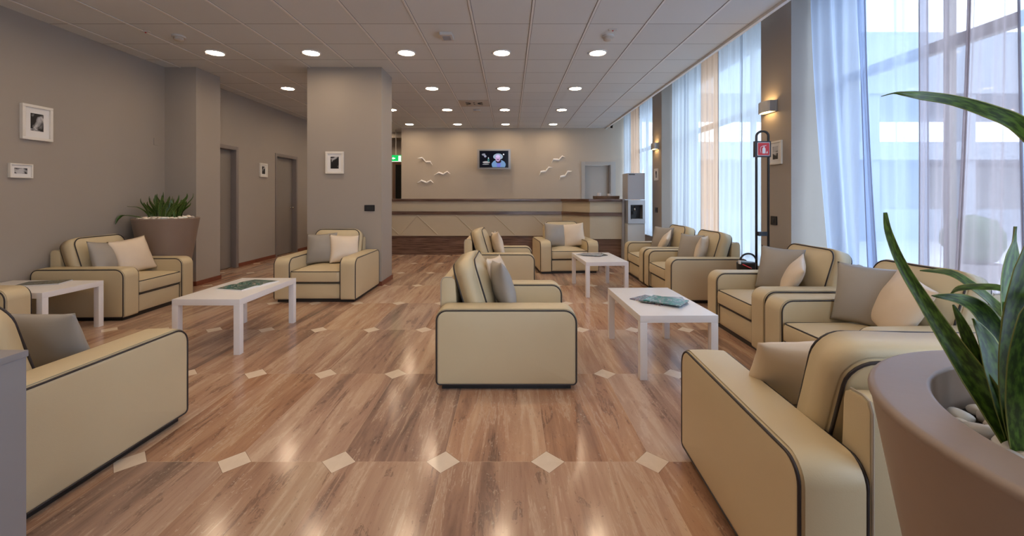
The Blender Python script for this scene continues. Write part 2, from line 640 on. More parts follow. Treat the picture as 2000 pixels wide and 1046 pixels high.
def copy_thing(root, loc=None, rz=None):
    r = root.copy()
    C.objects.link(r)
    if loc is not None:
        r.location = loc
    if rz is not None:
        r.rotation_euler = (0, 0, rz)
    for ch in list(root.children):
        c = ch.copy()
        C.objects.link(c)
        c.parent = r
        for g in list(ch.children):
            d = g.copy()
            C.objects.link(d)
            d.parent = c
    return r


def roundrect(a0, a1, b0, b1, rs, seg=7):
    """profile CCW from bottom-left; rs = radii (bl, br, tr, tl)"""
    pts = []
    cs = [(a0 + rs[0], b0 + rs[0], PI, rs[0]), (a1 - rs[1], b0 + rs[1], 1.5 * PI, rs[1]),
          (a1 - rs[2], b1 - rs[2], 0, rs[2]), (a0 + rs[3], b1 - rs[3], 0.5 * PI, rs[3])]
    for k, (cx, cy, st, r) in enumerate(cs):
        for i in range(seg + 1):
            a = st + i / seg * PI / 2
            pts.append((cx + r * math.cos(a), cy + r * math.sin(a)))
    # densify long straight runs
    out = []
    n = len(pts)
    for i in range(n):
        p, q = pts[i], pts[(i + 1) % n]
        out.append(p)
        d = math.hypot(q[0] - p[0], q[1] - p[1])
        m = int(d / 0.07)
        for k in range(1, m + 1):
            t = k / (m + 1)
            out.append((p[0] + (q[0] - p[0]) * t, p[1] + (q[1] - p[1]) * t))
    return out


def puff(prof, th, r, bulge0, bulge1, edge, mp, noise=0.0):
    """padded slab: prof closed outline, th thickness along t, r rim radius,
    bulge0/bulge1 swell of the two faces, edge swell of the border"""
    n = len(prof)
    cx = sum(p[0] for p in prof) / n
    cy = sum(p[1] for p in prof) / n
    nr = []
    for i in range(n):
        p, q = prof[i - 1], prof[(i + 1) % n]
        dx, dy = q[0] - p[0], q[1] - p[1]
        l = math.hypot(dx, dy) or 1
        nr.append((dy / l, -dx / l))

    def ring(inset, s, t):
        out = []
        for (a, b), (na, nb) in zip(prof, nr):
            a2, b2 = a - na * inset, b - nb * inset
            a2, b2 = cx + (a2 - cx) * s, cy + (b2 - cy) * s
            out.append((a2, b2, t))
        return out
    h = th / 2
    rings = []
    for s in (0.12, 0.3, 0.5, 0.68, 0.82, 0.92):
        rings.append(ring(r, s, -h - bulge0 * (1 - s ** 2.4)))
    rings.append(ring(r + 0.007, 1, -h - bulge0 * 0.02))
    rings.append(ring(r, 1, -h))
    rings.append(ring(r * 0.3, 1, -h + r * 0.3))
    rings.append(ring(0, 1, -h + r))
    rings.append(ring(-edge * 0.12, 1, -h + r + 0.007))
    for k in (-0.5, 0, 0.5):
        rings.append(ring(-edge * (1 - abs(k * 1.6) ** 4 * 0.8), 1, k * 2 * (h - r)))
    rings.append(ring(-edge * 0.12, 1, h - r - 0.007))
    rings.append(ring(0, 1, h - r))
    rings.append(ring(r * 0.3, 1, h - r * 0.3))
    rings.append(ring(r, 1, h))
    rings.append(ring(r + 0.007, 1, h + bulge1 * 0.02))
    for s in (0.92, 0.82, 0.68, 0.5, 0.3, 0.12):
        rings.append(ring(r, s, h + bulge1 * (1 - s ** 2.4)))
    vs = []
    for rg in rings:
        vs += [mp(*p) for p in rg]
    c0 = len(vs)
    vs.append(mp(cx, cy, -h - bulge0))
    vs.append(mp(cx, cy, h + bulge1))
    fs = []
    for i in range(len(rings) - 1):
        for k in range(n):
            k2 = (k + 1) % n
            fs.append((i * n + k, i * n + k2, (i + 1) * n + k2, (i + 1) * n + k))
    last = (len(rings) - 1) * n
    for k in range(n):
        k2 = (k + 1) % n
        fs.append((c0, k2, k))
        fs.append((c0 + 1, last + k, last + k2))
    if noise:
        from mathutils import noise as mn
        vs = [Vector(v) + mn.noise_vector(Vector(v) * 9.0) * noise for v in vs]
    return vs, fs


def rim(prof, th, r, mp, side):
    n = len(prof)
    out = []
    for i in range(n):
        p, q = prof[i - 1], prof[(i + 1) % n]
        dx, dy = q[0] - p[0], q[1] - p[1]
        l = math.hypot(dx, dy) or 1
        na, nb = dy / l, -dx / l
        a, b = prof[i][0] - na * r * 0.25, prof[i][1] - nb * r * 0.25
        out.append(mp(a, b, side * (th / 2 - r * 0.25)))
    return out


def at(x, y, Y):
    """a point of the room at depth Y (metres ahead of the lens)"""
    return Vector(((x - 995.0) / 820.0 * Y, Y, CAMH - (y - 384.0) / 820.0 * Y))


# ================================================================== ROOM SHELL
XL, XR, XW = -4.95, 2.90, 3.42
CZ = 3.14
YB, YF = 11.38, -4.0
UP = 3.60

struct('floor', MB().box(-5.3, 3.6, YF - 0.1, 12.9, -0.12, 0.0), MT['floor'])
struct('ceiling', MB().box(-5.3, 2.61, YF - 0.1, 12.9, CZ, CZ + 0.1), MT['ceiling'])
mb = MB()
for k in range(-8, 4):
    x = 0.232 + 0.62 * k
    if x < 2.6:
        mb.box(x - 0.011, x + 0.011, YF, YB, CZ - 0.006, CZ)
struct('trim_1', mb, MT['whitemat'])
mb = MB()
mb.box(2.61, 2.625, YF, YB, CZ - 0.03, UP)
mb.box(2.585, 2.61, YF, YB, CZ - 0.03, CZ)
struct('trim_2', mb, MT['whitemat'])
struct('ceiling_recess', MB().box(2.5, 3.6, YF - 0.1, 12.9, UP, UP + 0.12), MT['whitemat'])

# left wall with two door openings
D1 = (6.72, 7.62, 2.15)
D2 = (8.90, 9.76, 2.17)
mb = MB()
mb.box(XL - 0.2, XL, YF, D1[0], 0, CZ)
mb.box(XL - 0.2, XL, D1[1], D2[0], 0, CZ)
mb.box(XL - 0.2, XL, D2[1], 12.8, 0, CZ)
mb.box(XL - 0.2, XL, D1[0], D1[1], D1[2], CZ)
mb.box(XL - 0.2, XL, D2[0], D2[1], D2[2], CZ)
mb.box(XL - 0.35, XL - 0.2, YF, 12.8, 0, CZ)  # unseen backing slab, added to stop daylight leaking under the doors
struct('wall_left', mb, MT['wall'])
mb = MB().box(XL, -4.50, 6.03, 6.53, 0, CZ)
struct('wall_left_pilaster', mb, MT['wall'])
for k, (a, b, h) in enumerate((D1, D2)):
    d = thing('door_%d' % (k + 1), (XL, a, 0))
    tag(d, kind='structure')
    w = b - a
    MB().box(-0.13, -0.09, 0.03, w - 0.03, 0.008, h - 0.03).build('door_leaf', MT['doorleaf'], d, bevel=0.003)
    mb = MB()
    mb.box(-0.18, 0.012, -0.035, 0.03, 0, h + 0.035)
    mb.box(-0.18, 0.012, w - 0.03, w + 0.035, 0, h + 0.035)
    mb.box(-0.18, 0.012, 0.03, w - 0.03, h - 0.03, h + 0.035)
    mb.build('door_frame', MT['doorframe'], d, bevel=0.003)
    if k == 1:
        mb = MB()
        mp = lambda x, y, z: (-0.09 + z, w - 0.085 + x, 1.03 + y)
        mb.lathe([(0.022, 0), (0.022, 0.006), (0.01, 0.01), (0.01, 0.035), (0.02, 0.04), (0.026, 0.052), (0.02, 0.064), (0.006, 0.068)], seg=20, mp=mp)
        mb.build('door_knob', MT['chrome'], d, smooth=True)

# free-standing pillar
struct('wall_pillar', MB().box(-2.905, -1.838, 6.03, 6.56, 0, CZ), MT['wall'])

# skirtings
mb = MB()
s = 0.013
mb.box(-2.905 - s, -1.838 + s, 6.03 - s, 6.03, 0, 0.065)
mb.box(-1.838, -1.838 + s, 6.03, 6.56, 0, 0.065)
mb.box(-2.905 - s, -2.905, 6.03, 6.56, 0, 0.065)
mb.box(-2.905 - s, -1.838 + s, 6.56, 6.56 + s, 0, 0.065)
struct('baseboard_pillar', mb, MT['skirting'])
mb = MB()
mb.box(XL, XL + s, YF, 6.03 - s, 0, 0.065)
mb.box(XL, -4.50 + s, 6.03 - s, 6.03, 0, 0.065)
mb.box(-4.50, -4.50 + s, 6.03, 6.53 + s, 0, 0.065)
mb.box(XL, -4.50, 6.53, 6.53 + s, 0, 0.065)
mb.box(XL, XL + s, D1[1] + 0.035, D2[0] - 0.035, 0, 0.065)
mb.box(XL, XL + s, D2[1] + 0.035, 12.7, 0, 0.065)
struct('baseboard_left', mb, MT['skirting'])

# back wall with door recess on the right, opening on the left
DX0, DX1, DZ = 2.045, 2.735, 2.14
mb = MB()
mb.box(-2.93, DX0, YB, YB + 0.18, 0, CZ)
mb.box(DX1, 3.6, YB, YB + 0.18, 0, UP)
mb.box(DX0, DX1, YB, YB + 0.18, DZ, CZ)
mb.box(2.61, 2.8, YB, YB + 0.18, CZ, UP)
struct('wall_back', mb, MT['backwall'])
struct('wall_back_corridor', MB().box(-5.3, -2.5, 12.6, 12.8, 0, CZ).box(-2.93, -2.75, YB + 0.18, 12.6, 0, CZ).box(-4.95, -2.93, 12.1, 12.6, 2.98, CZ), MT['wall'])
d = thing('door_3', (DX0, YB, 0))
tag(d, kind='structure')
w = DX1 - DX0
mb = MB()
mb.box(-0.10, 0.0, -0.02, 0.12, 0, DZ + 0.09)
mb.box(w, w + 0.14, -0.02, 0.0, 0, DZ + 0.09)
mb.box(0, w, -0.02, 0.0, DZ, DZ + 0.09)
mb.build('door_frame', MT['doorlight'], d, bevel=0.003)
MB().box(0.01, w - 0.01, 0.10, 0.14, 0.005, DZ - 0.005).build('door_leaf', MT['doorlight'], d)
MB().box(w - 0.03, w, 0.0, 0.10, 0.0, DZ).build('door_jamb', MT['doorframe'], d)
d = thing('door_4', (-3.49, 12.6, 0))
tag(d, kind='structure')
mb = MB()
mb.box(0, 0.08, -0.05, 0, 0, 2.37)
mb.box(0.92, 1.0, -0.05, 0, 0, 2.37) if False else None
mb.box(0.08, 0.56, -0.05, 0, 2.24, 2.37)
mb.build('door_frame', MT['woodframe'], d, bevel=0.004)
MB().box(0.08, 0.56, -0.03, -0.005, 0.01, 2.24).build('door_glass', MT['darkglass'], d)

# right side: pilasters, sills, windows
PIL = [(8.0, 8.52), (4.32, 4.84), (0.62, 1.14), (-3.0, -2.52)]
BAY = [(8.52, 11.38), (4.84, 8.0), (1.14, 4.32), (-2.52, 0.62)]
for i, (a, b) in enumerate(PIL):
    struct('wall_right_pilaster_%d' % (i + 1), MB().box(XR, 3.60, a, b, 0, UP), MT['wall'])
mb = MB()
for a, b in BAY:
    mb.box(3.22, 3.60, a, b, 0, 0.40)
    mb.box(3.35, 3.60, a, b, 3.40, UP)
mb.box(3.22, 3.6, YF, -3.0, 0, UP)
struct('wall_right', mb, MT['wall'])
mb = MB()
for a, b in BAY:
    mb.box(3.17, 3.5, a, b, 0.40, 0.425)
struct('trim_3', mb, MT['whitemat'])
for i, (a, b) in enumerate(BAY):
    wd = thing('window_%d' % (i + 1), (XW, a, 0.425))
    tag(wd, kind='structure')
    L_, H_ = b - a, 3.40 - 0.425
    mb = MB()
    q = 0.045
    mb.box(-0.03, 0.03, 0, q, 0, H_).box(-0.03, 0.03, L_ - q, L_, 0, H_)
    mb.box(-0.03, 0.03, q, L_ - q, 0, q).box(-0.03, 0.03, q, L_ - q, H_ - q, H_)
    zt = 2.47 - 0.425
    mb.box(-0.03, 0.03, q, L_ - q, zt - 0.045, zt + 0.045)
    for t in (1 / 3, 2 / 3):
        mb.box(-0.028, 0.028, L_ * t - q / 2, L_ * t + q / 2, q, zt - 0.045)
        mb.box(-0.028, 0.028, L_ * t - q / 2, L_ * t + q / 2, zt + 0.045, H_ - q)
    mb.build('window_frame', MT['alu'], wd)
    MB().box(-0.002, 0.002, q * 0.5, L_ - q * 0.5, q * 0.5, H_ - q * 0.5).build('window_pane', MT['glass'], wd)
    portal(XW + 0.15, a, b, 0.43, 3.40)

# rear wall behind the camera: unseen glazed opening added for cool fill light
mb = MB()
mb.box(-5.3, -0.1, YF - 0.15, YF, 0, CZ)
mb.box(2.6, 3.6, YF - 0.15, YF, 0, UP)
mb.box(-0.1, 2.6, YF - 0.15, YF, 2.9, CZ)
struct('wall_front', mb, MT['wall'])
wd = thing('window_5', (-0.1, YF - 0.08, 0))
tag(wd, kind='structure')
mb = MB()
for k in range(3):
    x = 2.7 * k / 2
    mb.box(max(0, x - 0.03), min(2.7, x + 0.03), -0.03, 0.03, 0, 2.9)
mb.box(0, 2.7, -0.03, 0.03, 2.84, 2.9).box(0, 2.7, -0.03, 0.03, 0, 0.06)
mb.build('window_frame', MT['alu'], wd)
MB().box(0.03, 2.67, -0.002, 0.002, 0.05, 2.86).build('window_pane', MT['glass'], wd)
p = portal(0, -0.1, 2.6, 0.0, 2.9, axis='y', pos=YF - 0.2)

# ================================================================== OUTSIDE
struct('ground_outside', MB().box(3.6, 60, -30, 60, -0.3, -0.12), MT['paving'])
bd = thing('building', (5.2, 13.0, -0.12), 0, 'pale grey building with bands and piers standing beyond the windows', 'building')
mb = MB()
mb.box(0, 26, 0, 5, 4.6, 6.5)
mb.box(0, 26, 0, 5, 2.55, 3.1)
mb.build('wall_band', MT['facade'], bd)
for k in range(9):
    MB().box(k * 3.0, k * 3.0 + 0.35, 0.1, 0.5, 0, 4.6).build('pier', MT['facade'], bd)
MB().box(0, 26, 3.2, 3.3, 0, 2.55).build('rear_wall', MT['facadewhite'], bd)
MB().box(0, 26, 0.4, 0.6, 0.0, 1.0).build('parapet', MT['facade'], bd)
bd = thing('street_building', (17.0, -14, -0.12), 0, 'long light building facade across the street seen through mauve curtain', 'building')
mb = MB()
mb.box(0, 4, 0, 26, 3.2, 7.5).box(0, 4, 0, 26, 0, 0.9)
mb.build('facade', MT['facade'], bd)
for k in range(9):
    MB().box(0.0, 0.4, k * 3.1, k * 3.1 + 0.5, 0.9, 3.2).build('pier', MT['facade'], bd)
MB().box(1.5, 1.6, 0, 26, 0.9, 3.2).build('shop_front', MT['facadewhite'], bd)
pb = thing('potted_shrub', (6.9, 6.25, -0.12), 0, 'round dark shrub in a tub outside on the bright paving', 'plant')
MB().lathe([(0.22, 0), (0.30, 0.42), (0.27, 0.42), (0.26, 0.38)], seg=24).build('tub', MT['cabinet'], pb, smooth=True, angle=R(40))
mb = MB()
rb = random.Random(3)
mb.lathe([(0.04, 0.36), (0.24, 0.48), (0.34, 0.68), (0.33, 0.88), (0.22, 1.05), (0.04, 1.12)], seg=20)
mb.v = [(v[0] + rb.uniform(-.03, .03), v[1] + rb.uniform(-.03, .03), v[2] + rb.uniform(-.02, .02)) for v in mb.v]
mb.build('foliage', MT['bush'], pb, smooth=True)

# ================================================================== CURTAINS
def curtain(yt0, yt1, yb0, yb1, m, label, folds=5, amp=0.018, x=3.08, zt=3.56, zb=0.43, hem=True, seed=1, group=None):
    rr = random.Random(seed)
    ph = [rr.uniform(0, 6.28) for _ in range(4)]
    nu, nv = 90, 16
    mb = MB()
    vs, fs = [], []
    for j in range(nv + 1):
        v = j / nv
        a = yt0 + (yb0 - yt0) * v ** 1.6
        b = yt1 + (yb1 - yt1) * v ** 1.6
        for i in range(nu + 1):
            u = i / nu
            y = a + (b - a) * u
            w = amp * (math.sin(2 * PI * folds * 0.6 * u + ph[0] + 0.5 * math.sin(3 * v + ph[1])) + 0.30 * math.sin(2 * PI * folds * 1.7 * u + ph[2] + v))
            w *= 0.75 + 0.5 * v
            vs.append((x + w, y, zt + (zb - zt) * v))
    for j in range(nv):
        for i in range(nu):
            k = j * (nu + 1) + i
            fs.append((k, k + 1, k + nu + 2, k + nu + 1))
    mb.add(vs, fs)
    if hem:
        mb.cur = 1
        hw = 0.011
        for side in (0, 1):
            sv, sf = [], []
            for j in range(nv + 1):
                k = j * (nu + 1) + (0 if side == 0 else nu)
                p = vs[k]
                sg = 1 if (side == 0) == (yt1 > yt0) else -1
                sv += [(p[0] - 0.005, p[1], p[2]), (p[0] - 0.005, p[1] + sg * hw, p[2])]
            for j in range(nv):
                sf.append((2 * j, 2 * j + 1, 2 * j + 3, 2 * j + 2))
            mb.add(sv, sf)
    o = mb.build('sheer_curtain', [m, MT['cur_hem']], smooth=True)
    return tag(o, label, 'curtain', group)


G = 'sheer curtains in front of the windows'
curtain(11.33, 10.66, 11.33, 10.66, MT['cur_white'], 'sheer white curtain in the corner by the reception back wall', 6, seed=1, group=G)
curtain(10.66, 9.98, 10.66, 9.88, MT['cur_orange'], 'narrow orange sheer curtain above the water dispenser', 6, seed=2, group=G)
curtain(9.99, 8.55, 9.90, 8.80, MT['cur_white'], 'sheer white curtain right of the water dispenser', 8, seed=3, group=G)
curtain(7.98, 7.31, 7.98, 7.31, MT['cur_white'], 'sheer white curtain next to the far pilaster in the middle window', 4, seed=4, group=G)
curtain(7.36, 6.72, 7.36, 6.72, MT['cur_white'], 'sheer white curtain directly left of the orange one in middle window', 4, seed=5, group=G)
curtain(6.72, 6.18, 6.72, 6.18, MT['cur_orange'], 'wide orange sheer curtain between white ones behind the paired armchairs', 6, amp=0.014, seed=6, group=G)
curtain(6.20, 5.52, 6.20, 5.52, MT['cur_white'], 'sheer white curtain directly right of the orange one in middle window', 4, seed=7, group=G)
curtain(5.60, 4.86, 5.60, 4.86, MT['cur_white'], 'sheer white curtain behind the black extinguisher stand', 4, seed=8, group=G)
curtain(4.30, 3.61, 4.02, 3.44, MT['cur_blue'], 'bluish white sheer curtain sweeping beside the near pilaster', 4, amp=0.04, seed=9, group=G)
curtain(3.74, 3.12, 3.60, 3.12, MT['cur_blue'], 'bluish white sheer curtain directly left of the mauve curtain', 3, amp=0.025, x=3.10, seed=12, group=G)
curtain(3.13, 2.77, 3.13, 2.88, MT['cur_mauve'], 'left half of the mauve see-through curtain behind the plant', 3, amp=0.015, x=3.06, seed=10, group=G)
curtain(2.82, 2.54, 2.94, 2.52, MT['cur_mauve'], 'right half of the mauve see-through curtain behind the plant', 3, amp=0.015, x=3.09, seed=13, group=G)
curtain(2.56, 1.20, 2.52, 1.20, MT['cur_blue'], 'bluish white sheer curtain at the right edge of the photo', 6, amp=0.03, seed=11, group=G)

# ================================================================== DOWNLIGHTS
def downlight():
    t = thing('ceiling_downlight')
    MB().lathe([(0.098, 0.0), (0.118, 0.0), (0.118, -0.008), (0.104, -0.012), (0.098, -0.006)], seg=40, cap0=False, cap1=False).build('trim_ring', MT['whitemat'], t, smooth=True, angle=R(40))
    MB().lathe([(0.0985, -0.001), (0.0985, -0.0055), (0.05, -0.0075)], seg=40).build('diffuser', MT['lampdisc'], t)
    MB().box(-0.135, -0.116, -0.006, 0.006, -0.018, 0).build('spring_clip', MT['greypanel'], t)
    return t


COLX = {-3.80: 0, -2.56: 1, -1.32: 2, -0.10: 3, 1.13: 4}
ordn = ['leftmost', 'second from left', 'third from left', 'fourth from left', 'fifth and rightmost']
rows = [  # lamps behind the pillar and out of view are added for room light
    (5.42, [(-3.80, 'leftmost'), (-2.56, 'second from left'), (-1.33, 'middle one'), (-0.10, 'second from right'), (1.14, 'rightmost')], 'round recessed ceiling light in the nearest row of five, '),
    (7.20, [(-3.80, 'leftmost by the doors'), (-2.56, 'hidden behind the pillar'), (-1.33, 'just right of the pillar'), (-0.10, 'middle of the open area'), (1.13, 'rightmost')], 'round recessed ceiling light in the second row, '),
    (8.97, [(-3.80, 'hidden behind the pillar'), (-2.52, 'half hidden by the pillar edge'), (-1.33, 'left of the beige vent'), (-0.10, 'right of the beige vent'), (1.12, 'rightmost')], 'round recessed ceiling light in the third row, '),
    (10.75, [(-3.80, 'hidden behind the pillar'), (-2.56, 'leftmost near the exit sign'), (-1.33, 'second from left'), (-0.10, 'above the television'), (1.12, 'rightmost')], 'round recessed ceiling light in the farthest row, '),
    (11.80, [(-3.62, 'behind the exit sign')], 'added ceiling light brightening the corridor opening, '),  # extra lamp, added only to lift the dark recess
    (3.65, [(-3.80, 'leftmost'), (-2.56, 'second from left'), (-1.33, 'third from left'), (-0.10, 'fourth from left'), (1.13, 'rightmost')], 'added ceiling light just out of view in front of the viewpoint, '),
    (1.88, [(-3.80, 'leftmost'), (-2.56, 'second from left'), (-1.33, 'third from left'), (-0.10, 'fourth from left'), (1.13, 'rightmost')], 'added unseen ceiling light nearly overhead of the viewpoint, '),
    (0.10, [(-3.80, 'leftmost'), (-1.33, 'middle'), (1.13, 'rightmost')], 'added unseen ceiling light directly above the viewpoint row, '),
    (-1.70, [(-3.80, 'leftmost'), (-1.33, 'middle'), (1.13, 'rightmost')], 'added unseen ceiling light behind the viewpoint, '),
]
proto = None
for y, xs, lab in rows:
    for x, t_ in xs:
        if proto is None:
            o = proto = downlight()
            o.location = (x, y, CZ)
        else:
            o = copy_thing(proto, (x, y, CZ), 0)
        tag(o, lab + t_, 'ceiling light', 'round recessed ceiling lights')

# ceiling fittings
def detector(x, y, label, lx, ly, lab2):
    t = thing('smoke_detector', (x, y, CZ), 0, label, 'smoke detector')
    MB().lathe([(0.068, 0), (0.068, -0.018), (0.055, -0.022)], seg=32).build('base', MT['detector'], t, smooth=True, angle=R(40))
    MB().lathe([(0.048, -0.022), (0.050, -0.045), (0.035, -0.056), (0.01, -0.058)], seg=32).build('sensing_head', MT['ventface'], t, smooth=True, angle=R(40))
    t = thing('indicator_lamp', (lx, ly, CZ), 0, lab2, 'indicator')
    MB().box(-0.045, 0.045, -0.02, 0.02, -0.012, 0).build('plate', MT['detector'], t, bevel=0.003)
    MB().lathe([(0.008, -0.012), (0.008, -0.02), (0.003, -0.022)], seg=12).build('red_lens', MT['redpaint'], t)


detector(-3.83, 4.86, 'beige smoke detector on the ceiling above the left wall armchair', -4.09, 4.72, 'small ceiling indicator lamp beside the left smoke detector')
detector(1.14, 4.86, 'beige smoke detector on the ceiling above the right side tables', 1.15, 4.67, 'small ceiling indicator lamp beside the right smoke detector')
t = thing('ceiling_speaker_box', (-0.72, 4.83, CZ), 0, 'small white box with grille on ceiling, nearest to the viewer', 'ceiling box')
MB().box(-0.07, 0.07, -0.10, 0.10, -0.035, 0).build('housing', MT['detector'], t, bevel=0.006)
mb = MB()
for k in range(6):
    mb.box(-0.045, 0.045, -0.055 + k * 0.022, -0.045 + k * 0.022, -0.039, -0.034)
mb.build('grille', MT['greypanel'], t)
t = thing('ceiling_vent', (-0.70, 8.35, CZ), 0, 'beige square ceiling vent tile with black slots over the counter area', 'vent')
MB().box(-0.295, 0.295, -0.28, 0.28, -0.006, 0).build('face_plate', MT['ventface'], t, bevel=0.002)
mb = MB()
for s1 in (-1, 1):
    for k in range(4):
        a = R(-24 + 16 * k)
        p0 = Vector((s1 * 0.07, 0.02 * (k - 1.5), -0.007))
        p1 = Vector((s1 * (0.07 + 0.10 * math.cos(a)), 0.02 * (k - 1.5) + 0.22 * math.sin(a), -0.007))
        mb.tube([p0, p1], 0.006, 6)
mb.build('slot', MT['black'], t)
mb = MB()
for yy in (-0.07, 0.07):
    mb.lathe([(0.018, -0.006), (0.018, -0.012), (0.004, -0.013)], cx=0, cy=yy, seg=16)
mb.build('round_nozzle', MT['black'], t)
t = thing('emergency_light_box', (-0.70, 8.98, CZ), 0, 'small grey box on the ceiling behind the beige vent', 'ceiling box')
MB().box(-0.075, 0.075, -0.06, 0.06, -0.035, 0).build('housing', MT['detector'], t, bevel=0.005)
MB().box(-0.06, -0.01, -0.066, -0.06, -0.03, -0.008).build('lens', MT['greypanel'], t)

# ================================================================== PICTURES
def picture(origin, axis, w, h, label, seed, fw=0.02, inner=(0.45, 0.52), d=0.022, n_photos=1, mg=0.0):
    """axis: 'x+' hangs on a wall facing +X, 'x-' facing -X, 'y-' facing -Y; origin = lower left on the wall"""
    t = thing('framed_picture', origin, 0, label, 'picture', 'small framed black and white photographs')
    if axis == 'x+':
        mp = lambda a, z, k: (k, a, z)
    elif axis == 'x-':
        mp = lambda a, z, k: (-k, a, z)
    else:
        mp = lambda a, z, k: (a, -k, z)

    def bx(mb, a0, a1, z0, z1, k0, k1):
        return mb.prism([(a0, z0), (a1, z0), (a1, z1), (a0, z1)], k0, k1, mp)
    mb = MB()
    bx(mb, 0, w, 0, fw, 0, d); bx(mb, 0, w, h - fw, h, 0, d)
    bx(mb, 0, fw, fw, h - fw, 0, d); bx(mb, w - fw, w, fw, h - fw, 0, d)
    mb.build('frame', MT['framewhite'], t, bevel=0.003)
    bx(MB(), fw, w - fw, fw, h - fw, 0.001, d * 0.55).build('mat_board', MT['matboard'], t)
    mb = MB()
    iw, ih = w * inner[0], h * inner[1]
    if n_photos == 1:
        bx(mb, (w - iw) / 2, (w + iw) / 2, (h - ih) / 2 + mg, (h + ih) / 2 + mg, d * 0.55, d * 0.55 + 0.001)
    else:
        g = ih * 0.03
        bx(mb, (w - iw) / 2, (w + iw) / 2, h / 2 + g, h / 2 + ih / 2, d * 0.55, d * 0.55 + 0.001)
        bx(mb, (w - iw) / 2, (w + iw) / 2, h / 2 - ih / 2, h / 2 - g, d * 0.55, d * 0.55 + 0.001)
    mb.build('photograph', bw_photo('bw_photo', seed), t)
    return t


picture((XL, 4.24, 1.868), 'x+', 0.285, 0.362, 'large white framed photo, the higher one on the left wall', 1.3, 0.028, (0.42, 0.50), 0.035, mg=0.005)
picture((XL, 4.14, 1.47), 'x+', 0.20, 0.143, 'small landscape white framed photo, lower one on left wall', 4.1, 0.012, (0.56, 0.40), 0.03)
picture((XL, 8.30, 1.675), 'x+', 0.25, 0.275, 'small white framed photo between the two corridor doors', 7.7, 0.035, (0.42, 0.55), 0.03)
picture((-2.632, 6.03, 1.61), 'y-', 0.257, 0.317, 'white framed photo hanging on the front of the central pillar', 2.2, 0.030, (0.46, 0.54), 0.03)
picture((XR, 4.455, 1.63), 'x-', 0.215, 0.255, 'white framed pair of photos on the near pilaster by extinguisher stand', 9.4, 0.022, (0.40, 0.55), 0.02, n_photos=2)
picture((XR, 8.17, 1.60), 'x-', 0.20, 0.235, 'small white framed photo on the far pilaster beyond the armchairs', 5.5, 0.03, (0.40, 0.55), 0.02)

# sockets and plates
def socket(loc, axis, w, h, label):
    t = thing('wall_socket', loc, 0, label, 'socket', 'black wall sockets')
    mp = {'y-': lambda a, z, k: (a, -k, z), 'x-': lambda a, z, k: (-k, a, z)}[axis]
    MB().prism(roundrect(-w / 2, w / 2, -h / 2, h / 2, [0.006] * 4, 3), 0, 0.012, mp).build('cover_plate', MT['black'], t)
    mb = MB()
    n = 3 if w > 0.12 else 1
    for k in range(n):
        cx = (k - (n - 1) / 2) * 0.035
        mb.prism(roundrect(cx - 0.014, cx + 0.014, -0.024, 0.024, [0.004] * 4, 3), 0.012, 0.016, mp)
    mb.build('socket_insert', MT['blackmetal'], t)


socket((-2.007, 6.03, 1.118), 'y-', 0.146, 0.088, 'wide black socket low on the front of the central pillar')
socket((XR, 4.595, 1.02), 'x-', 0.10, 0.095, 'square black socket on the near pilaster beside the stand')
socket((XR, 8.27, 1.02), 'x-', 0.12, 0.10, 'black socket on the far pilaster beside the curtain')
t = MB().prism(roundrect(-0.04, 0.04, -0.05, 0.05, [0.008] * 4, 3), 0, 0.008, lambda a, z, k: (k, a, z)).build('cover_plate', MT['wall'])
t.location = (XL, 5.88, 2.05)
tag(t, 'taupe painted cover plate high on left wall near the pilaster', 'wall plate')

# sconces
def sconce(y, label):
    t = thing('wall_sconce', (XR, y, 2.27), 0, label, 'wall lamp', 'curved metal wall lamps')
    prof = []
    w = 0.105
    for k in range(13):
        a = -1 + 2 * k / 12
        prof.append((a * w, 0.05 + 0.055 * math.sqrt(max(0, 1 - (a * 0.9) ** 2))))
    outer = [(-w, 0.012)] + prof + [(w, 0.012)]
    inner = [(a * 0.93, max(0.012, k - 0.008)) for a, k in outer][::-1]
    mb = MB()
    n = len(outer)
    ring = outer + inner
    mb.prism(ring, -0.06, 0.06, lambda a, k, z: (-k, a, z))
    mb.build('shade', MT['steel'], t, smooth=True, angle=R(35))
    MB().box(-0.012, 0, -0.12, 0.12, -0.062, 0.062).build('back_plate', MT['steel'], t, bevel=0.002)
    MB().prism([(a * 0.85, 0.012 + (k - 0.012) * 0.85) for a, k in outer], -0.045, -0.035, lambda a, k, z: (-k, a, z)).build('lower_diffuser', MT['sconceglow'], t)
    MB().prism([(a * 0.85, 0.012 + (k - 0.012) * 0.85) for a, k in outer], 0.035, 0.045, lambda a, k, z: (-k, a, z)).build('upper_diffuser', MT['sconceglow'], t)


sconce(4.66, 'curved grey wall lamp glowing orange on the near pilaster')
sconce(8.26, 'curved grey wall lamp glowing on the far pilaster')

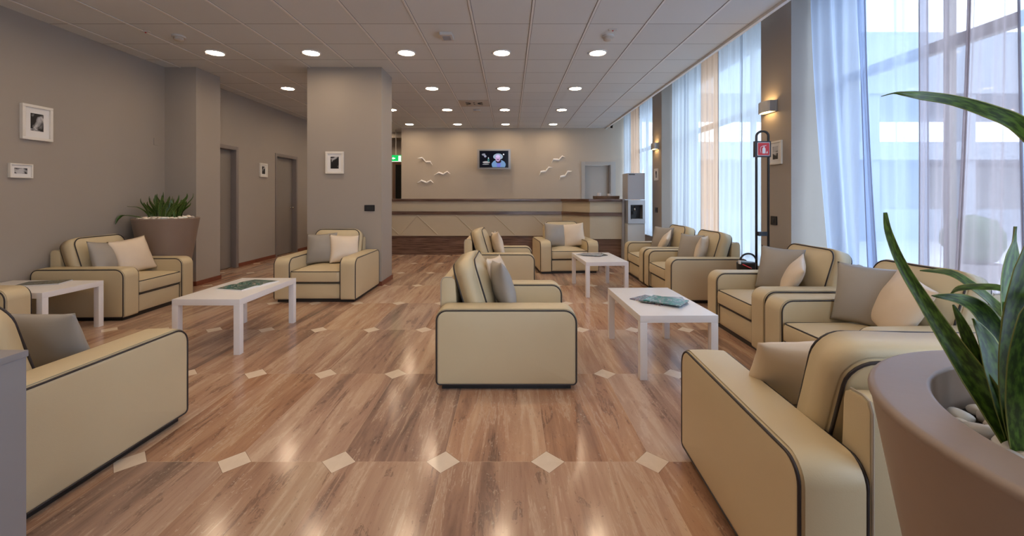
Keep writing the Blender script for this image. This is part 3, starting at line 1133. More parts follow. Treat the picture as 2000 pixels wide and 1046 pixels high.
# ================================================================== ARMCHAIR
def armchair():
    t = thing('armchair')
    lea, pip = MT['leather'], MT['piping']
    # plinth
    mb = MB().box(-0.465, 0.465, -0.43, 0.43, 0.0, 0.045)
    mb.build('plinth', MT['plinth'], t)
    # arms
    prof = roundrect(-0.465, 0.465, 0.035, 0.530, (0.025, 0.025, 0.070, 0.085))
    for sgn in (-1, 1):
        xc = sgn * 0.400
        mp = lambda y, z, s, xc=xc: (xc + s, y, z)
        vs, fs = puff(prof, 0.192, 0.014, 0.010, 0.010, 0.010, mp)
        vs = [(x, y, max(0.036, z)) for x, y, z in vs]
        a = MB().add(vs, fs).build('arm', lea, t, smooth=True, wn=True)
        mb = MB()
        for side in (-1, 1):
            mb.tube(rim(prof, 0.192, 0.014, mp, side), 0.0052, 6, closed=True)
        mb.build('piping', pip, a, smooth=True)
    # seat frame
    mp = lambda x, z, s: (x, s - 0.36, z)
    prof = roundrect(-0.305, 0.305, 0.04, 0.232, (0.01,) * 4, 2)
    vs, fs = puff(prof, 0.16, 0.01, 0.008, 0.0, 0.0, mp)
    a = MB().add(vs, fs).build('seat_frame', lea, t, smooth=True, wn=True)
    pts = [(-0.297, -0.44, 0.06), (-0.297, -0.442, 0.225), (0.297, -0.442, 0.225), (0.297, -0.44, 0.06)]
    MB().tube(pts, 0.004, 6).build('piping', pip, a)
    MB().box(-0.305, 0.305, -0.29, 0.36, 0.04, 0.22).build('seat_base', lea, t)
    # seat cushion
    mp = lambda x, y, s: (x, y, 0.307 + s)
    prof = roundrect(-0.302, 0.302, -0.462, 0.235, (0.035, 0.035, 0.02, 0.02), 4)
    vs, fs = puff(prof, 0.135, 0.014, 0.0, 0.040, 0.010, mp)
    a = MB().add(vs, fs).build('seat_cushion', lea, t, smooth=True, wn=True)
    mb = MB()
    mb.tube(rim(prof, 0.135, 0.014, mp, 1), 0.005, 6, closed=True)
    mb.tube(rim(prof, 0.135, 0.014, mp, -1), 0.005, 6, closed=True)
    mb.build('piping', pip, a, smooth=True)
    # back frame
    prof = [(0.335, 0.10), (0.462, 0.10), (0.462, 0.675), (0.452, 0.700), (0.43, 0.708), (0.385, 0.706), (0.368, 0.695), (0.362, 0.67)]
    mp = lambda y, z, s: (s, y, z)
    a = MB().prism(prof, -0.302, 0.302, mp).build('back_frame', lea, t, bevel=0.008)
    for sx in (-0.296, 0.296):
        MB().tube([(sx, 0.466, 0.12), (sx, 0.466, 0.675), (sx, 0.455, 0.703), (sx, 0.43, 0.712), (sx, 0.385, 0.710)], 0.0035, 6).build('piping', MT['pipinglight'], a)
    # back cushion
    tl = R(17)
    prof = roundrect(-0.302, 0.302, 0.0, 0.458, (0.03, 0.03, 0.085, 0.085), 6)

    def mp(x, z, s):
        y2 = 0.175 + s
        z2 = z
        return (x, y2 * 1.0 + z2 * math.sin(tl), 0.372 + z2 * math.cos(tl) - s * math.sin(tl) * 1.0)
    vs, fs = puff(prof, 0.155, 0.014, 0.048, 0.018, 0.014, mp, noise=0.004)
    a = MB().add(vs, fs).build('back_cushion', lea, t, smooth=True)
    mb = MB()
    for side in (-1, 1):
        mb.tube(rim(prof, 0.155, 0.010, mp, side), 0.0055, 6, closed=True)
    mb.build('piping', pip, a, smooth=True)
    return t


MT['pipinglight'] = simple('taupe_piping', (0.42, 0.37, 0.30), 0.5)
# name -> (x, y, rotation, label)
CH = [
    ('A', -4.45, 4.80, 90 + 1.5, 'cream leather armchair against the left wall in front of the tapered planter'),
    ('B', -2.36, 5.55, 0.0, 'cream leather armchair facing the viewer in front of the central pillar'),
    ('C', -0.02, 3.27, 90, 'cream leather armchair seen from its side in the middle foreground'),
    ('D', -4.50, 3.05, 90, 'cream leather armchair mostly cut off at left edge beside the white table'),
    ('E', -2.372, 1.985, 178, 'cream leather armchair at bottom left seen from behind with long side'),
    ('F', -0.14, 5.93, 90, 'cream leather armchair seen from side, directly behind the central one'),
    ('G', 0.965, 7.46, 5, 'cream leather armchair facing the viewer in front of the reception counter'),
    ('H', 2.40, 6.56, -90, 'cream leather armchair farthest back in the row along the windows'),
    ('I', 2.40, 5.52, -90, 'cream leather armchair by the orange curtain, left of the extinguisher stand'),
    ('J', 2.49, 3.80, -91, 'cream leather armchair right of the extinguisher stand by near pilaster'),
    ('K', 2.44, 2.74, -88, 'cream leather armchair by the mauve curtain, behind the plant leaves'),
    ('L', 1.335, 1.622, 177, 'cream leather armchair at bottom right seen from behind beside large pot'),
]
proto = None
CHM = {}
for key, x, y, rz, lab in CH:
    if proto is None:
        o = proto = armchair()
        o.location = (x, y, 0)
        o.rotation_euler = (0, 0, R(rz))
    else:
        o = copy_thing(proto, (x, y, 0), R(rz))
    tag(o, lab, 'armchair', 'cream armchairs with dark piping')
    CHM[key] = Matrix.Translation((x, y, 0)) @ Matrix.Rotation(R(rz), 4, 'Z')


# ================================================================== PILLOWS
def pillow_mesh(name, m, S=0.42, T=0.072, seed=0):
    from mathutils import noise as mn
    n = 26
    vs, fs = [], []
    idx = {}
    for side in (-1, 1):
        for j in range(n + 1):
            for i in range(n + 1):
                u = -1 + 2 * i / n
                v = -1 + 2 * j / n
                border = i in (0, n) or j in (0, n)
                if border and side == 1:
                    idx[(side, i, j)] = idx[(-1, i, j)]
                    continue
                k = 0.075
                x = u * S / 2 * (1 - k * (1 - v * v) * abs(u))
                z = v * S / 2 * (1 - k * (1 - u * u) * abs(v))
                th = T * ((1 - u ** 2) ** 0.55) * ((1 - v ** 2) ** 0.55)
                nn = mn.noise(Vector((x * 9 + seed, z * 9, side * 3.0 + seed)))
                w = mn.noise(Vector((x * 4 + seed * 2, z * 4, 9.0)))
                th = th * (1 + 0.14 * w) + 0.006 * nn * (1 - (u * u * v * v))
                if border:
                    th = 0
                idx[(side, i, j)] = len(vs)
                vs.append((x, side * max(th, 0), z))
    for side in (-1, 1):
        for j in range(n):
            for i in range(n):
                fs.append((idx[(side, i, j)], idx[(side, i + 1, j)], idx[(side, i + 1, j + 1)], idx[(side, i, j + 1)]))
    return MB().add(vs, fs).build(name, m, smooth=True)


PW = {}
def pillow(chair, color, dx, dy, dz, yaw, tilt, roll, label, S=1.0):
    """chair-local placement; yaw about Z, tilt leans the top back, roll turns it in its own plane"""
    m = MT['pillow_grey'] if color == 'grey' else MT['pillow_cream']
    if color not in PW:
        o = PW[color] = pillow_mesh('throw_pillow', m, seed=1.0 if color == 'grey' else 5.0)
    else:
        o = PW[color].copy()
        C.objects.link(o)
    loc = Matrix.Translation((dx, dy, dz)) @ Matrix.Rotation(R(yaw), 4, 'Z') @ Matrix.Rotation(R(-tilt), 4, 'X') @ Matrix.Rotation(R(roll), 4, 'Y')
    o.matrix_world = CHM[chair] @ loc @ Matrix.Scale(S, 4)
    tag(o, label, 'pillow', 'square satin throw pillows on the armchairs')
    return o


# chair local: front is -Y, chair's own left arm is at +X
pillow('A', 'grey', -0.13, 0.02, 0.585, 6, 18, 6, 'grey throw pillow on the left wall armchair by the planter')
pillow('A', 'cream', 0.09, -0.07, 0.60, -12, 20, -6, 'cream throw pillow on the left wall armchair by the planter')
pillow('B', 'grey', -0.125, 0.0, 0.60, 0, 16, -4, 'grey throw pillow on the armchair in front of the pillar', 0.96)
pillow('B', 'cream', 0.17, 0.03, 0.59, 34, 18, 4, 'cream throw pillow on the armchair in front of the pillar', 0.9)
pillow('C', 'grey', -0.13, 0.03, 0.60, 14, 14, 5, 'grey throw pillow on the central armchair seen from its side')
pillow('C', 'cream', 0.12, 0.06, 0.595, -12, 16, 4, 'cream throw pillow behind the grey one on the central side-on armchair')
pillow('E', 'grey', -0.10, -0.09, 0.55, 2, 20, -1, 'grey throw pillow on the armchair at bottom left', 0.90)
pillow('F', 'cream', -0.10, 0.02, 0.60, 16, 12, 6, 'pale throw pillow, nearer one on the armchair behind the central one', 0.95)
pillow('F', 'grey', 0.14, 0.05, 0.59, -6, 14, 0, 'grey throw pillow, farther one on the armchair behind the central one', 0.9)
pillow('G', 'grey', -0.15, 0.0, 0.60, 8, 16, 5, 'grey throw pillow on the armchair facing us before the counter')
pillow('G', 'cream', 0.17, 0.0, 0.60, -6, 16, -6, 'cream throw pillow on the armchair facing us before the counter')
pillow('H', 'grey', -0.10, 0.02, 0.60, 24, 14, 0, 'grey throw pillow on the farthest armchair along the windows')
pillow('H', 'cream', 0.12, -0.03, 0.575, -20, 28, 24, 'cream throw pillow on the farthest armchair along the windows', 0.85)
pillow('I', 'grey', -0.04, -0.01, 0.595, 24, 14, 0, 'grey throw pillow on the armchair by the orange curtain', 0.92)
pillow('I', 'cream', 0.16, 0.05, 0.60, -38, 14, 0, 'cream throw pillow on the armchair by the orange curtain', 0.9)
pillow('J', 'grey', -0.11, 0.02, 0.605, 24, 14, 0, 'grey throw pillow on the armchair right of the extinguisher stand')
pillow('J', 'cream', 0.14, -0.02, 0.58, -24, 26, 20, 'cream throw pillow on the armchair right of the extinguisher stand', 0.85)
pillow('K', 'grey', -0.12, 0.01, 0.605, 24, 14, 0, 'grey throw pillow on the armchair by the mauve curtain')
pillow('K', 'cream', 0.13, -0.02, 0.60, -18, 20, 14, 'cream throw pillow behind the long leaf on mauve curtain armchair')
pillow('L', 'cream', 0.15, -0.10, 0.55, 0, 34, 3, 'cream throw pillow on the armchair at bottom right beside large pot')

# ================================================================== TABLES
def coffee_table():
    t = thing('coffee_table')
    MB().box(-0.275, 0.275, -0.45, 0.45, 0.40, 0.45).build('tabletop', MT['white'], t, bevel=0.002)
    for sx in (-1, 1):
        for sy in (-1, 1):
            x0, x1 = sorted((sx * 0.275, sx * 0.225))
            y0, y1 = sorted((sy * 0.45, sy * 0.40))
            MB().box(x0, x1, y0, y1, 0, 0.40).build('leg', MT['white'], t, bevel=0.002)
    return t


TB = [
    (-2.46, 3.85, 0, 'white rectangular coffee table in front of the pillar armchair'),
    (-4.485, 3.90, 90, 'white coffee table between the two armchairs along the left wall'),
    (1.18, 3.385, 1.0, 'white coffee table nearest the viewer on the right, with fanned magazines'),
    (1.225, 5.80, 3.0, 'white coffee table farther back, before the armchair facing us'),
]
proto = None
for x, y, rz, lab in TB:
    if proto is None:
        o = proto = coffee_table()
        o.location = (x, y, 0)
        o.rotation_euler = (0, 0, R(rz))
    else:
        o = copy_thing(proto, (x, y, 0), R(rz))
    tag(o, lab, 'coffee table', 'white square-legged coffee tables')


def magazine(x, y, rz, m, label, z=0.45, w=0.21, l=0.28, h=0.006):
    t = thing('magazine', (x, y, z), R(rz), label, 'magazine', 'magazines on the coffee tables')
    MB().box(-w / 2 + 0.001, w / 2 - 0.002, -l / 2 + 0.002, l / 2 - 0.002, 0.0008, h - 0.0008).build('pages', MT['paper'], t)
    nx = 8
    mb = MB()
    mb.box(-w / 2, w / 2, -l / 2, l / 2, h - 0.0008, h)
    mb.box(-w / 2, w / 2, -l / 2, l / 2, 0, 0.0008)
    mb.box(-w / 2 - 0.0008, -w / 2, -l / 2, l / 2, 0, h)
    mb.build('cover', m, t)
    return t


def open_magazine(x, y, rz, m, label, z=0.45):
    t = thing('open_magazine', (x, y, z), R(rz), label, 'magazine', 'magazines on the coffee tables')
    prof = []
    for k in range(13):
        a = -1 + 2 * k / 12
        prof.append((a * 0.215, 0.004 + 0.010 * (1 - abs(abs(a) - 0.35)) * (1 if abs(a) > 0.05 else 0.3)))
    pf = [(0.215, 0.0)] + prof[::-1] + [(-0.215, 0.0)]
    MB().prism(pf, -0.14, 0.14, lambda a, z, s: (a, s, z)).build('pages', MT['paper'], t)
    vs, fs = [], []
    for a, zz in prof:
        vs += [(a * 0.985, -0.132, zz + 0.0008), (a * 0.985, 0.137, zz + 0.0008)]
    for k in range(12):
        fs.append((2 * k, 2 * k + 2, 2 * k + 3, 2 * k + 1))
    mb = MB().add(vs, fs)
    mb.build('printed_spread', m, t)
    return t


open_magazine(-2.447, 3.94, 77, MT['cover_green'], 'open magazine with dark green print on the pillar armchair table')
magazine(-4.46, 4.02, -70, MT['cover_dark'], 'dark magazine lying on the table by the left wall', w=0.215, l=0.33, h=0.010)
zz = 0.45
for k, (dx, dy, a, m, lab) in enumerate([
        (-0.06, 0.06, 38, 'cover_pink', 'bottom magazine of the fan on the near right table, corner showing left'),
        (0.05, 0.05, 80, 'cover_pale', 'pale magazine sticking out to the right of the near table fan'),
        (-0.02, 0.01, 62, 'cover_dark', 'dark magazine in the middle of the near right table fan'),
        (0.02, -0.02, 50, 'cover_blue', 'teal-covered magazine on top of the near right table fan')]):
    magazine(1.205 + dx, 3.30 + dy, a, MT[m], lab, z=zz + k * 0.006)
for k, (dx, dy, a, m, lab) in enumerate([
        (-0.04, 0.05, 50, 'cover_pale', 'lowest magazine of the small heap on the far right table'),
        (0.06, 0.04, 100, 'cover_dark', 'dark magazine on the right of the heap on the far table'),
        (0.0, -0.01, 68, 'cover_pale', 'topmost magazine of the heap on the far right table')]):
    magazine(1.17 + dx, 5.95 + dy, a, MT[m], lab, z=zz + k * 0.006)

# ================================================================== RECEPTION COUNTER
ct = thing('reception_counter', (0, 9.24, 0), 0, 'long cream reception counter with brown marble top across the back', 'counter')
FL = [(-4.2, 0.0), (1.156, 0.0), (1.64, -0.69), (2.285, -0.69)]      # front line in plan


def offset_line(pts, d):
    out = []
    n = len(pts)
    for i in range(n):
        if i == 0:
            t = Vector((pts[1][0] - pts[0][0], pts[1][1] - pts[0][1]))
            nn = Vector((t.y, -t.x)).normalized()
            out.append((pts[i][0] + nn.x * d, pts[i][1] + nn.y * d))
        elif i == n - 1:
            t = Vector((pts[i][0] - pts[i - 1][0], pts[i][1] - pts[i - 1][1]))
            nn = Vector((t.y, -t.x)).normalized()
            out.append((pts[i][0] + nn.x * d, pts[i][1] + nn.y * d))
        else:
            t1 = Vector((pts[i][0] - pts[i - 1][0], pts[i][1] - pts[i - 1][1])).normalized()
            t2 = Vector((pts[i + 1][0] - pts[i][0], pts[i + 1][1] - pts[i][1])).normalized()
            n1, n2 = Vector((t1.y, -t1.x)), Vector((t2.y, -t2.x))
            b = (n1 + n2).normalized()
            k = d / max(0.3, b.dot(n1))
            out.append((pts[i][0] + b.x * k, pts[i][1] + b.y * k))
    return out


def band(mb, d0, d1, z0, z1):
    a = offset_line(FL, d0)
    b = offset_line(FL, d1)
    for i in range(len(FL) - 1):
        q = [a[i], a[i + 1], b[i + 1], b[i]]
        mb.prism(q, z0, z1, lambda x, y, z: (x, y, z))
    return mb


band(MB(), -0.05, -0.35, 0.0, 0.42).build('kick_panel', MT['marble'], ct)
lp = band(MB(), 0.0, -0.35, 0.42, 0.89).build('lower_panel', MT['counter'], ct)
band(MB(), 0.0, -0.35, 0.96, 1.18).build('upper_panel', MT['counter'], ct)
band(MB(), 0.035, -0.35, 0.89, 0.96).build('rail', MT['marbletop'], ct)
band(MB(), 0.06, -0.60, 1.18, 1.235).build('counter_top', MT['marbletop'], ct, bevel=0.004)
# diagonal piping on the padded lower panel
mb = MB()
x = -3.73
zs = (0.45, 0.87)
while x < 1.0:
    x1 = x + 0.45
    MB().tube([(x, -0.006, zs[1]), (min(x1, 1.1), -0.006, zs[1] + (zs[0] - zs[1]) * (min(x1, 1.1) - x) / 0.45)], 0.012, 6).build('diagonal_seam', MT['counter'], lp)
    x += 0.85
for x in (-3.25, -2.40):
    MB().tube([(x, -0.006, zs[0]), (x + 0.37, -0.006, zs[1])], 0.009, 6).build('diagonal_seam', MT['counter'], lp)
MB().box(2.285, 2.335, -0.72, -0.10, 0.0, 1.235).build('end_panel', MT['greypanel'], ct)
tr = thing('wicker_tray', (2.03, 8.83, 1.235), 0, 'brown wicker tray holding cups on the right end of the counter', 'tray')
mb = MB()
mb.box(-0.24, 0.24, -0.13, 0.13, 0, 0.012)
mb.build('base', MT['wicker'], tr)
mb = MB()
for k in range(3):
    z = 0.018 + k * 0.018
    mb.tube([(-0.245, -0.135, z), (0.245, -0.135, z), (0.245, 0.135, z), (-0.245, 0.135, z)], 0.010, 6, closed=True)
mb.build('woven_rim', MT['wicker'], tr, smooth=True)
for dx, dy, h, lab in ((-0.15, -0.03, 0.115, 'taller pale cup at left of the wicker tray'), (0.07, 0.0, 0.10, 'pale cup at right of the wicker tray')):
    t = thing('cup', (2.03 + dx, 8.83 + dy, 1.247), 0, lab, 'cup')
    MB().lathe([(0.026, 0), (0.034, 0.01), (0.040, h), (0.036, h), (0.031, 0.014)], seg=24).build('bowl', MT['white'], t, smooth=True, angle=R(45))

# water dispenser
wd = thing('water_dispenser', (2.50, 8.50, 0), 0, 'tall grey water dispenser with recessed tap niche beside the counter', 'water dispenser')
x0, x1, yf, yb = -0.155, 0.185, -0.20, 0.22
MB().box(x0, x1, yf + 0.02, yb, 1.225, 1.75).build('upper_cabinet', MT['greypanel'], wd, bevel=0.008)
mb = MB()
mb.box(x0, x0 + 0.05, yf, yb, 0.75, 1.215).box(x1 - 0.05, x1, yf, yb, 0.75, 1.215)
mb.box(x0 + 0.05, x1 - 0.05, yf, yb, 1.12, 1.215).box(x0 + 0.05, x1 - 0.05, yf, yb, 0.75, 0.83)
mb.box(x0 + 0.05, x1 - 0.05, yf + 0.2, yb, 0.83, 1.12)
mb.build('niche_frame', MT['steel'], wd)
MB().box(x0 + 0.052, x1 - 0.052, yf + 0.19, yf + 0.2, 0.832, 1.118).build('niche_back', MT['black'], wd)
mb = MB()
mb.tube([(0.0, yf + 0.19, 1.07), (0.0, yf + 0.10, 1.07), (0.0, yf + 0.08, 1.04), (0.0, yf + 0.08, 1.0)], 0.016, 10)
mb.build('tap', MT['chrome'], wd, smooth=True)
MB().box(-0.03, 0.03, yf + 0.07, yf + 0.12, 0.93, 0.99).build('tap_lever', MT['black'], wd)
MB().box(x0 + 0.06, x1 - 0.06, yf - 0.02, yf + 0.15, 0.83, 0.845).build('drip_tray', MT['steel'], wd)
MB().box(x0, x1, yf + 0.02, yb, 0.03, 0.745).build('lower_cabinet', MT['palepanel'], wd, bevel=0.006)
MB().box(x0 + 0.02, x1 - 0.02, yf + 0.04, yb - 0.02, 0.0, 0.03).build('foot', MT['black'], wd)
MB().box(x0 + 0.02, x0 + 0.14, yf + 0.012, yf + 0.021, 1.712, 1.732).build('name_plate', MT['blackmetal'], wd)

# ================================================================== BACK WALL DECOR
GU = [
    ([(816.5, 309.6), (825, 308.8), (831.8, 316.5), (841, 316.5), (845.6, 322.6)], 'white seagull wall ornament, highest of the three left of television'),
    ([(848.8, 342), (857.5, 337.5), (865.5, 340.5), (873.8, 335.8), (880, 339.5)], 'white seagull wall ornament, the left group one nearest the television'),
    ([(816.5, 357), (823.4, 353), (833.3, 357), (841.7, 353), (847.9, 357.4)], 'white seagull wall ornament, lowest of the three left of television'),
    ([(1076.9, 318.4), (1080.5, 311.8), (1091.6, 312), (1097.6, 305.7), (1103.6, 307.7)], 'white seagull wall ornament, highest of the three right of television'),
    ([(1053, 342.2), (1056, 335.9), (1065.5, 334.5), (1071.5, 327.5), (1078.5, 327.5)], 'white seagull wall ornament, the right group one nearest the television'),
    ([(1092, 351.2), (1094, 345.2), (1103.6, 343.2), (1108.3, 335.5), (1116, 334.5)], 'white seagull wall ornament, the right group one nearest the door'),
]
for pts, lab in GU:
    P = [at(px, py, YB) for px, py in pts]
    P = [Vector((p.x, 0, p.z)) for p in P]
    base = P[2].copy()
    t = thing('seagull_ornament', (base.x, YB, base.z), 0, lab, 'wall ornament', 'white seagull ornaments on the back wall')
    Q = [p - base for p in P]
    wd_ = [0.014, 0.060, 0.070, 0.060, 0.014]
    ys = [-0.075, -0.05, -0.02, -0.05, -0.075]
    vs, fs = [], []
    for q, w_, yy in zip(Q, wd_, ys):
        vs += [(q.x, yy - 0.010, q.z), (q.x, yy + 0.03 * (w_ / 0.070), q.z + w_ * 0.55), (q.x, yy + 0.02, q.z - w_ * 0.35)]
    for i in range(4):
        for k in range(3):
            k2 = (k + 1) % 3
            fs.append((i * 3 + k, i * 3 + k2, (i + 1) * 3 + k2, (i + 1) * 3 + k))
    fs += [(0, 1, 2), (14, 13, 12)]
    MB().add(vs, fs).build('wings', MT['gull'], t)
    MB().box(-0.012, 0.012, -0.03, 0.0, -0.008, 0.014).build('body_mount', MT['whitemat'], t)


def tv_mat():
    m = bpy.data.materials.new('tv_picture')
    m.use_nodes = True
    nt = m.node_tree
    nt.nodes.clear()
    L = nt.links.new
    tc = N(nt, 'ShaderNodeTexCoord')
    sep = N(nt, 'ShaderNodeSeparateXYZ')
    L(tc.outputs['Object'], sep.inputs[0])
    X, Z = sep.outputs[0], sep.outputs[2]
    nz = N(nt, 'ShaderNodeTexNoise')
    nz.inputs['Scale'].default_value = 18
    L(tc.outputs['Object'], nz.inputs['Vector'])
    wob = M(nt, 'MULTIPLY', M(nt, 'SUBTRACT', nz.outputs['Fac'], 0.5), 0.6)

    def ell(cx, cz, rx, rz, w=1.0):
        a = M(nt, 'POWER', M(nt, 'ABSOLUTE', M(nt, 'DIVIDE', M(nt, 'SUBTRACT', X, cx), rx)), 2.0)
        b = M(nt, 'POWER', M(nt, 'ABSOLUTE', M(nt, 'DIVIDE', M(nt, 'SUBTRACT', Z, cz), rz)), 2.0)
        d = M(nt, 'ADD', M(nt, 'ADD', a, b), M(nt, 'MULTIPLY', wob, w))
        return M(nt, 'LESS_THAN', d, 1.0)
    col = (0.006, 0.006, 0.010, 1)
    layers = [
        (ell(-0.27, 0.12, 0.05, 0.03, 3), (0.25, 0.25, 0.3, 1)),
        (ell(-0.23, 0.08, 0.03, 0.03, 3), (0.3, 0.3, 0.4, 1)),
        (ell(-0.20, -0.08, 0.10, 0.028, 2), (0.35, 0.32, 0.33, 1)),
        (ell(-0.145, -0.02, 0.022, 0.06, 1), (0.05, 0.16, 0.16, 1)),
        (ell(-0.145, 0.03, 0.012, 0.02, 0), (0.6, 0.6, 0.65, 1)),
        (ell(-0.22, -0.135, 0.09, 0.008, 1), (0.4, 0.4, 0.42, 1)),
        (ell(0.125, -0.145, 0.185, 0.13, 0.3), (0.16, 0.28, 0.48, 1)),
        (ell(0.125, -0.145, 0.055, 0.09, 0.3), (0.16, 0.18, 0.55, 1)),
        (ell(0.12, -0.055, 0.075, 0.05, 0.3), (0.035, 0.02, 0.03, 1)),
        (ell(0.11, 0.065, 0.125, 0.085, 0.9), (0.30, 0.38, 0.48, 1)),
        (ell(0.105, 0.030, 0.066, 0.092, 0.1), (0.52, 0.34, 0.55, 1)),
        (ell(0.105, 0.075, 0.055, 0.040, 0.1), (0.62, 0.50, 0.80, 1)),
        (ell(0.105, -0.012, 0.036, 0.012, 0.1), (0.10, 0.06, 0.14, 1)),
        (ell(0.255, 0.125, 0.018, 0.018, 0), (0.9, 0.9, 1.0, 1)),
    ]
    cur = None
    for msk, c in layers:
        cur = mixc(nt, msk, cur if cur is not None else col, c)
    e = N(nt, 'ShaderNodeEmission')
    L(cur, e.inputs[0])
    e.inputs[1].default_value = 0.6
    gl = N(nt, 'ShaderNodeBsdfGlossy')
    gl.inputs['Roughness'].default_value = 0.1
    gl.inputs[0].default_value = (0.008, 0.008, 0.008, 1)
    ad = N(nt, 'ShaderNodeAddShader')
    L(e.outputs[0], ad.inputs[0]); L(gl.outputs[0], ad.inputs[1])
    o = N(nt, 'ShaderNodeOutputMaterial')
    L(ad.outputs[0], o.inputs[0])
    return m


tv = thing('television', (-0.41, 11.12, 2.275), 0, 'small grey flat television switched on, mounted on the back wall', 'television')
tv.rotation_euler = (R(5), 0, 0)
mb = MB()
mb.box(-0.44, 0.44, -0.02, 0.055, -0.265, 0.265)
mb.build('housing', MT['steel'], tv, bevel=0.012)
MB().box(-0.385, 0.385, -0.0225, -0.019, -0.225, 0.225).build('bezel', MT['black'], tv)
MB().box(-0.37, 0.37, -0.024, -0.0225, -0.21, 0.21).build('screen', tv_mat(), tv)
MB().box(-0.10, 0.10, 0.055, 0.225, -0.05, 0.05).build('wall_bracket', MT['blackmetal'], tv)

# exit sign
ex = thing('exit_sign', (-3.16, 11.65, 2.345), 0, 'lit green emergency exit sign in the opening left of the back wall', 'sign')
MB().box(-0.19, 0.19, 0, 0.06, -0.095, 0.095).build('sign_box', MT['detector'], ex)
MB().box(-0.185, 0.185, -0.004, 0.0, -0.09, 0.09).build('green_panel', MT['signgreen'], ex)
mb = MB()
mb.box(0.08, 0.15, -0.006, -0.004, -0.07, 0.07)
mb.box(-0.17, -0.13, -0.006, -0.004, -0.05, 0.05)
mb.box(-0.185, 0.185, -0.006, -0.004, -0.09, -0.078)
mb.prism([(-0.10, 0), (-0.06, 0.04), (-0.06, 0.015), (-0.01, 0.015), (-0.01, -0.015), (-0.06, -0.015), (-0.06, -0.04)], -0.006, -0.004, lambda a, z, k: (a, k, z))
mb.build('white_pictogram', MT['signwhite'], ex)
MB().box(-0.01, 0.01, 0.02, 0.04, 0.095, CZ - 2.345).build('hanger', MT['detector'], ex)

# ================================================================== EXTINGUISHER STAND
st = thing('extinguisher_stand', (2.72, 4.52, 0), 0, 'tall black tube stand with red extinguisher sign by the near pilaster', 'stand')
mb = MB()
pl, pr = Vector((-0.05, 0.02, 0)), Vector((0.055, -0.02, 0))
arc = []
for k in range(13):
    a = PI - PI * k / 12
    arc.append((0.0025 + 0.0525 * math.cos(a), -0.02 * math.cos(a), 1.93 + 0.055 * math.sin(a)))
mb.tube([(pl.x, pl.y, 0.02)] + arc[:1] + arc[1:-1] + arc[-1:] + [(pr.x, pr.y, 0.02)], 0.0125, 10)
mb.build('tube_frame', MT['blackmetal'], st, smooth=True)
MB().prism(roundrect(-0.05, 0.06, 0.86, 0.905, [0.004] * 4, 2), -0.025, 0.015, lambda a, z, k: (a, k, z)).build('cross_bracket', MT['blackmetal'], st)
MB().box(-0.15, 0.14, -0.16, 0.16, 0, 0.02).build('base_plate', MT['blackmetal'], st, bevel=0.004)
sg = MB().box(-0.120, 0.050, -0.075, -0.04, 1.70, 1.87).build('sign_box', MT['blackmetal'], st, bevel=0.004)
MB().box(-0.095, 0.035, -0.077, -0.075, 1.715, 1.855).build('white_border', MT['whitemat'], sg)
MB().box(-0.090, 0.030, -0.079, -0.077, 1.720, 1.850).build('red_field', MT['redsign'], sg)
mb = MB()
mp = lambda a, z, k: (a, k, z)
mb.prism(roundrect(-0.045, -0.012, 1.738, 1.800, [0.004, 0.004, 0.014, 0.014], 4), -0.081, -0.079, mp)
mb.prism([(-0.034, 1.800), (-0.022, 1.800), (-0.022, 1.812), (-0.034, 1.812)], -0.081, -0.079, mp)
mb.prism([(-0.044, 1.812), (-0.004, 1.820), (-0.004, 1.826), (-0.044, 1.818)], -0.081, -0.079, mp)
mb.tube([(-0.040, -0.080, 1.815), (-0.062, -0.080, 1.805), (-0.066, -0.080, 1.775), (-0.060, -0.080, 1.745)], 0.0025, 6)
mb.prism([(-0.004, 1.745), (0.006, 1.765), (0.012, 1.748), (0.008, 1.738), (-0.002, 1.738)], -0.081, -0.079, mp)
mb.build('extinguisher_pictogram', MT['whitemat'], sg)

fe = thing('fire_extinguisher', (2.565, 4.55, 0), 0, 'fire extinguisher with black hose, head showing above the armchair arm', 'fire extinguisher')
MB().lathe([(0.078, 0.0), (0.085, 0.01), (0.085, 0.43), (0.06, 0.48), (0.03, 0.50)], seg=32).build('cylinder', MT['redpaint'], fe, smooth=True, angle=R(40))
MB().lathe([(0.04, 0.48), (0.092, 0.49), (0.095, 0.565), (0.085, 0.575), (0.03, 0.58)], seg=32).build('valve_head', MT['black'], fe, smooth=True, angle=R(40))
mb = MB()
h = []
for k in range(15):
    a = PI * (1.02 - k / 14 * 0.95)
    h.append((0.0 + 0.088 * math.cos(a), -0.04, 0.585 + 0.085 * math.sin(a)))
mb.tube(h, 0.010, 8)
mb.build('hose', MT['black'], fe, smooth=True)
MB().box(-0.10, -0.085, -0.055, -0.03, 0.56, 0.60).build('hose_clip', MT['whitemat'], fe)
MB().tube([(-0.085, -0.085, 0.562), (-0.03, -0.098, 0.535), (0.0, -0.10, 0.522)], 0.006, 6).build('safety_strap', MT['redsign'], fe)

# ================================================================== CABINET BOTTOM LEFT
cb = thing('cabinet', (-1.80, 0.98, 0), 0, 'plain grey cabinet cut off by the lower left corner', 'cabinet')
MB().box(-0.40, 0.305, -0.32, 0.32, 0, 0.786).build('body', MT['cabinet'], cb, bevel=0.003)
MB().box(-0.403, 0.308, -0.323, 0.323, 0.786, 0.806).build('top_board', MT['cabinet'], cb, bevel=0.002)


